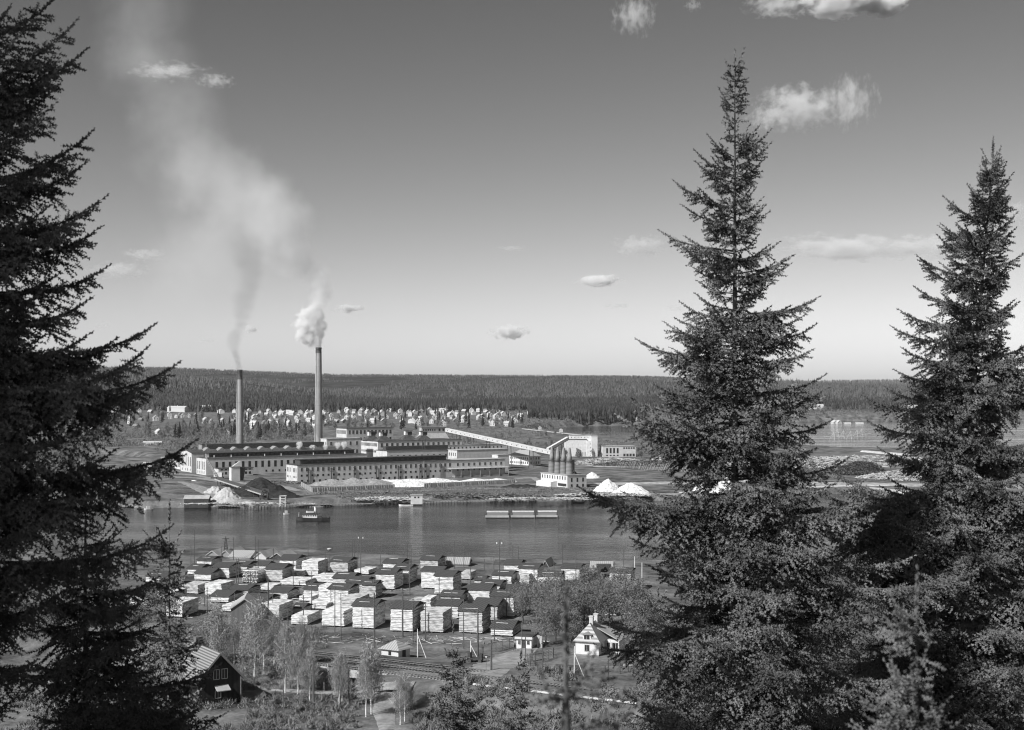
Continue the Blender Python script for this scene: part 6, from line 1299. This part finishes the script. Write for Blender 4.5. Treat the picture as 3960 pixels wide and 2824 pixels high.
# ================================================================ smoke, steam, clouds
def vol_mat(name, col, blobs, scale, amp, aniso=0.0, distort=0.0, soft=.5):
    """density = sum over blobs (centre, radius, density) of a soft ball broken up by noise"""
    m = bpy.data.materials.new(name); m.use_nodes = True; nt = m.node_tree; nt.nodes.clear(); N = nt.nodes.new; Lk = nt.links.new
    out = N('ShaderNodeOutputMaterial'); pv = N('ShaderNodeVolumePrincipled'); Lk(pv.outputs[0], out.inputs['Volume']); pv.inputs['Color'].default_value = (col, col, col, 1); pv.inputs['Anisotropy'].default_value = aniso
    tc = N('ShaderNodeTexCoord'); nz = N('ShaderNodeTexNoise'); nz.inputs['Scale'].default_value = scale; nz.inputs['Detail'].default_value = 4; nz.inputs['Roughness'].default_value = .6; Lk(tc.outputs['Object'], nz.inputs[0])
    sb = N('ShaderNodeVectorMath'); sb.operation = 'SUBTRACT'; sb.inputs[1].default_value = (.5, .5, .5); Lk(nz.outputs['Color'], sb.inputs[0])
    sc = N('ShaderNodeVectorMath'); sc.operation = 'SCALE'; sc.inputs['Scale'].default_value = distort; Lk(sb.outputs[0], sc.inputs[0])
    pp = N('ShaderNodeVectorMath'); pp.operation = 'ADD'; Lk(tc.outputs['Object'], pp.inputs[0]); Lk(sc.outputs[0], pp.inputs[1])
    nf = N('ShaderNodeMath'); nf.operation = 'MULTIPLY_ADD'; nf.inputs[1].default_value = amp; nf.inputs[2].default_value = -amp*.5; Lk(nz.outputs[0], nf.inputs[0])
    tot = None
    for c, r, d in blobs:
        ds = N('ShaderNodeVectorMath'); ds.operation = 'DISTANCE'; ds.inputs[1].default_value = c; Lk(pp.outputs[0], ds.inputs[0])
        t = N('ShaderNodeMath'); t.operation = 'MULTIPLY_ADD'; t.inputs[1].default_value = -1.0/r; t.inputs[2].default_value = 1.0; Lk(ds.outputs['Value'], t.inputs[0])
        u = N('ShaderNodeMath'); u.operation = 'ADD'; Lk(t.outputs[0], u.inputs[0]); Lk(nf.outputs[0], u.inputs[1])
        mr = N('ShaderNodeMapRange'); mr.interpolation_type = 'SMOOTHSTEP'; mr.inputs[1].default_value = 0; mr.inputs[2].default_value = soft; mr.inputs[4].default_value = d; Lk(u.outputs[0], mr.inputs[0])
        if tot is None: tot = mr.outputs[0]
        else: a = N('ShaderNodeMath'); a.operation = 'MAXIMUM'; Lk(tot, a.inputs[0]); Lk(mr.outputs[0], a.inputs[1]); tot = a.outputs[0]
    Lk(tot, pv.inputs['Density']); return m
def smoke(name, label, pts, D, col, scale, amp, distort, soft=.5, pad=1.25, depth=None, sub_=1):
    """pts = (px, py, radius px, density per m)"""
    if sub_ > 1: pts = [tuple(a[j]+(b_[j]-a[j])*q/sub_ for j in range(4)) for a, b_ in zip(pts, pts[1:]) for q in range(sub_)]+[pts[-1]]
    k = D/F; o = PD(pts[0][0], pts[0][1], D); bl = []; tube = []; rad = []
    for i, (x, y, r, d) in enumerate(pts):
        p = PD(x, y, D)-o; p.y = (depth or 0)*i; bl.append(((p.x, p.y, p.z), r*k, d)); tube.append(p); rad.append(r*k*pad)
    import bmesh
    bm = bmesh.new(); sph = [Vector((math.cos(a_)*math.cos(e_), math.sin(a_)*math.cos(e_), math.sin(e_))) for e_ in (-1.2, -.7, -.2, .2, .7, 1.2) for a_ in np.linspace(0, 6.283, 11)[:-1]]
    for q, r in zip(tube, rad):
        for d_ in sph: bm.verts.new(q+d_*r)
    hl = bmesh.ops.convex_hull(bm, input=bm.verts[:])
    bad = set(g for g in hl['geom_interior'] if isinstance(g, bmesh.types.BMVert)) | set(v for v in bm.verts if not v.link_faces)
    bmesh.ops.delete(bm, geom=list(bad), context='VERTS'); bmesh.ops.recalc_face_normals(bm, faces=bm.faces[:])
    me = bpy.data.meshes.new(name); bm.to_mesh(me); bm.free()
    me.materials.append(vol_mat(name, col, bl, scale, amp, distort=distort, soft=soft)); ob = link(name, me, None, o); tag(ob, label, 'smoke', None, 'stuff'); return ob
smoke('smoke', 'dense bright white puff rolling out of the taller chimney', [(1230, 1338, 15, .9), (1225, 1322, 26, .6), (1198, 1308, 36, .5), (1172, 1288, 34, .4), (1226, 1290, 36, .45), (1164, 1254, 32, .35), (1205, 1256, 46, .4), (1242, 1262, 30, .35), (1182, 1222, 36, .28), (1226, 1222, 38, .3), (1208, 1200, 28, .22)], 1062, .985, .16, 1.5, 8.0, .55, 1.35)
smoke('smoke', 'pale ragged plume rising from the white puff and drifting left', [(1215, 1200, 40, .16), (1242, 1130, 54, .2), (1228, 1065, 58, .15), (1165, 1020, 84, .10), (1105, 955, 115, .075), (1085, 870, 150, .045), (1000, 800, 190, .022), (900, 750, 210, .014), (800, 690, 220, .009)], 1062, .96, .045, 1.25, 15.0, .9, 1.2, sub_=2)
smoke('smoke', 'broad faint veil of smoke drifting up to the top left of the sky', [(1010, 900, 210, .011), (900, 800, 250, .012), (800, 980, 270, .010), (700, 1050, 270, .007), (760, 640, 250, .011), (680, 430, 220, .009), (600, 250, 220, .010), (560, 60, 210, .007), (540, -150, 180, .002)], 1062, .94, .018, 1.8, 34.0, 1.1, 1.15)
smoke('smoke', 'thin dark smoke trailing up from the shorter chimney', [(926, 1426, 15, .10), (918, 1405, 20, .11), (905, 1350, 28, .034), (912, 1290, 42, .024), (945, 1180, 52, .022), (975, 1060, 62, .018), (960, 940, 80, .010)], 1010, .22, .045, 1.2, 13.0, .7, 1.25, sub_=3)
for i, (x, y, r, lab) in enumerate(((1158, 1722, 14, 'white steam puff leftmost above the roof of the tall-windowed hall'), (1212, 1732, 7, 'small thin steam wisp right of the leftmost steam puff'), (1258, 1731, 11, 'steam puff in front of the left edge of the square block'), (1305, 1724, 13, 'steam puff in front of the middle of the square block'), (1330, 1722, 14, 'steam puff rightmost in front of the square block'))):
    smoke('steam', lab, [(x-2, y+16, r*.35, .5), (x, y+6, r*.6, .5), (x+1, y-3, r, .45)], 1005, .97, .45, .9, 1.6, .3, 1.35)
def cloud_mat(name, dens, scale, thr):
    m = bpy.data.materials.new(name); m.use_nodes = True; nt = m.node_tree; nt.nodes.clear(); N = nt.nodes.new; Lk = nt.links.new
    out = N('ShaderNodeOutputMaterial'); pv = N('ShaderNodeVolumePrincipled'); Lk(pv.outputs[0], out.inputs['Volume']); pv.inputs['Color'].default_value = (.98, .98, .98, 1)
    tc = N('ShaderNodeTexCoord'); oi = N('ShaderNodeObjectInfo'); ml = N('ShaderNodeMath'); ml.operation = 'MULTIPLY'; ml.inputs[1].default_value = 50; Lk(oi.outputs['Random'], ml.inputs[0])
    mp = N('ShaderNodeMapping'); mp.inputs['Scale'].default_value = (1.7, .7, .9); Lk(tc.outputs['Object'], mp.inputs[0]); ad = N('ShaderNodeVectorMath'); ad.operation = 'ADD'; Lk(mp.outputs[0], ad.inputs[0]); Lk(ml.outputs[0], ad.inputs[1])
    nz = N('ShaderNodeTexNoise'); nz.inputs['Scale'].default_value = scale; nz.inputs['Detail'].default_value = 6; nz.inputs['Roughness'].default_value = .62; Lk(ad.outputs[0], nz.inputs[0])
    ln = N('ShaderNodeVectorMath'); ln.operation = 'LENGTH'; Lk(tc.outputs['Object'], ln.inputs[0])
    a = N('ShaderNodeMath'); a.operation = 'MULTIPLY_ADD'; a.inputs[1].default_value = 2.6; a.inputs[2].default_value = -thr*2.6; Lk(nz.outputs[0], a.inputs[0])
    s = N('ShaderNodeMath'); s.operation = 'SUBTRACT'; Lk(a.outputs[0], s.inputs[0]); Lk(ln.outputs['Value'], s.inputs[1]); u = N('ShaderNodeMath'); u.operation = 'ADD'; u.inputs[1].default_value = .8; Lk(s.outputs[0], u.inputs[0])
    mr = N('ShaderNodeMapRange'); mr.interpolation_type = 'SMOOTHSTEP'; mr.inputs[1].default_value = 0; mr.inputs[2].default_value = .7; mr.inputs[4].default_value = dens; Lk(u.outputs[0], mr.inputs[0]); Lk(mr.outputs[0], pv.inputs['Density']); return m
MC = [cloud_mat('cloud_dense', .020, 1.5, .50), cloud_mat('cloud_wispy', .0030, 2.7, .53)]
def ico():
    import bmesh
    bm = bmesh.new(); bmesh.ops.create_icosphere(bm, subdivisions=2, radius=1.0); me = bpy.data.meshes.new('cloud'); bm.to_mesh(me); bm.free(); return me
CM = []
for m_ in MC: me = ico(); me.materials.append(m_); CM.append(me)
CL = [(2455, 60, 90, 80, 1, 'faint wispy cloud at the top edge, leftmost of the upper clouds'), (2680, 20, 40, 26, 1, 'tiny faint cloud touching the top edge'), (3010, 20, 130, 50, 1, 'streaky cloud at the top edge left of a brighter one'), (3310, 18, 200, 50, 0, 'bright cloud along the top edge above the centre spruce gap'),
      (3090, 420, 190, 90, 1, 'ragged cloud right of the centre spruce tip'), (3290, 390, 100, 110, 1, 'curled cloud knot right of the ragged one'), (2960, 460, 80, 50, 1, 'thin cloud fringe beside the centre spruce tip'),
      (2480, 950, 120, 45, 1, 'flat cloud just left of the centre spruce'), (3270, 960, 290, 55, 1, 'long flat cloud bank between the two right spruces'), (3560, 955, 200, 50, 1, 'right end of the long flat cloud bank'),
      (2315, 1087, 90, 24, 0, 'small bright flat cloud left of the centre spruce, middle height'), (1968, 1284, 76, 30, 0, 'small bright cloud low over the ridge in the centre'), (2385, 1183, 70, 12, 1, 'thin low cloud streak right of the centre'), (2610, 1192, 50, 16, 1, 'faint low cloud touching the centre spruce on its left'), (3020, 1260, 100, 24, 1, 'low cloud just right of the centre spruce'),
      (835, 312, 76, 30, 1, 'curved white cloud right of the smoke veil'), (650, 275, 150, 36, 1, 'faint streak cloud within the smoke veil'), (455, 1045, 120, 36, 1, 'flat white cloud beside the left spruce'), (560, 985, 90, 28, 1, 'faint cloud above the flat white one at the left'), (395, 1258, 42, 18, 1, 'tiny cloud beside the left spruce, low'),
      (1345, 1193, 60, 18, 0, 'small bright cloud right of the white smoke puff'), (968, 1273, 34, 16, 0, 'tiny bright cloud between the two smoke trails'), (795, 1315, 56, 12, 1, 'tiny low cloud left of the dark smoke'), (3940, 825, 80, 50, 1, 'pale cloud at the right edge behind the spruce'), (1980, 960, 60, 12, 1, 'barely visible streak of cloud in mid sky')]
for x, y, a_, b_2, k, lab in CL:
    D = 26000; p = PD(x, y, D); s = D/F; o = link('cloud', CM[k], None, p); o.scale = (a_*s*1.25, a_*s*.8, b_2*s*1.25); tag(o, lab, 'cloud', 'scattered small clouds')
# ---------------------------------------------------------------- haze
hzm = bpy.data.materials.new('haze'); hzm.use_nodes = True; nt = hzm.node_tree; nt.nodes.clear(); out = nt.nodes.new('ShaderNodeOutputMaterial'); pv = nt.nodes.new('ShaderNodeVolumePrincipled'); nt.links.new(pv.outputs[0], out.inputs['Volume'])
pv.inputs['Color'].default_value = (.95, .95, .95, 1); pv.inputs['Density'].default_value = 2.2e-5; pv.inputs['Anisotropy'].default_value = 0.0
b = MB(); b.box(-24000, 24000, -400, 17000, -9, 470); o = b.build('haze', hzm); tag(o, None, None, None, 'stuff')
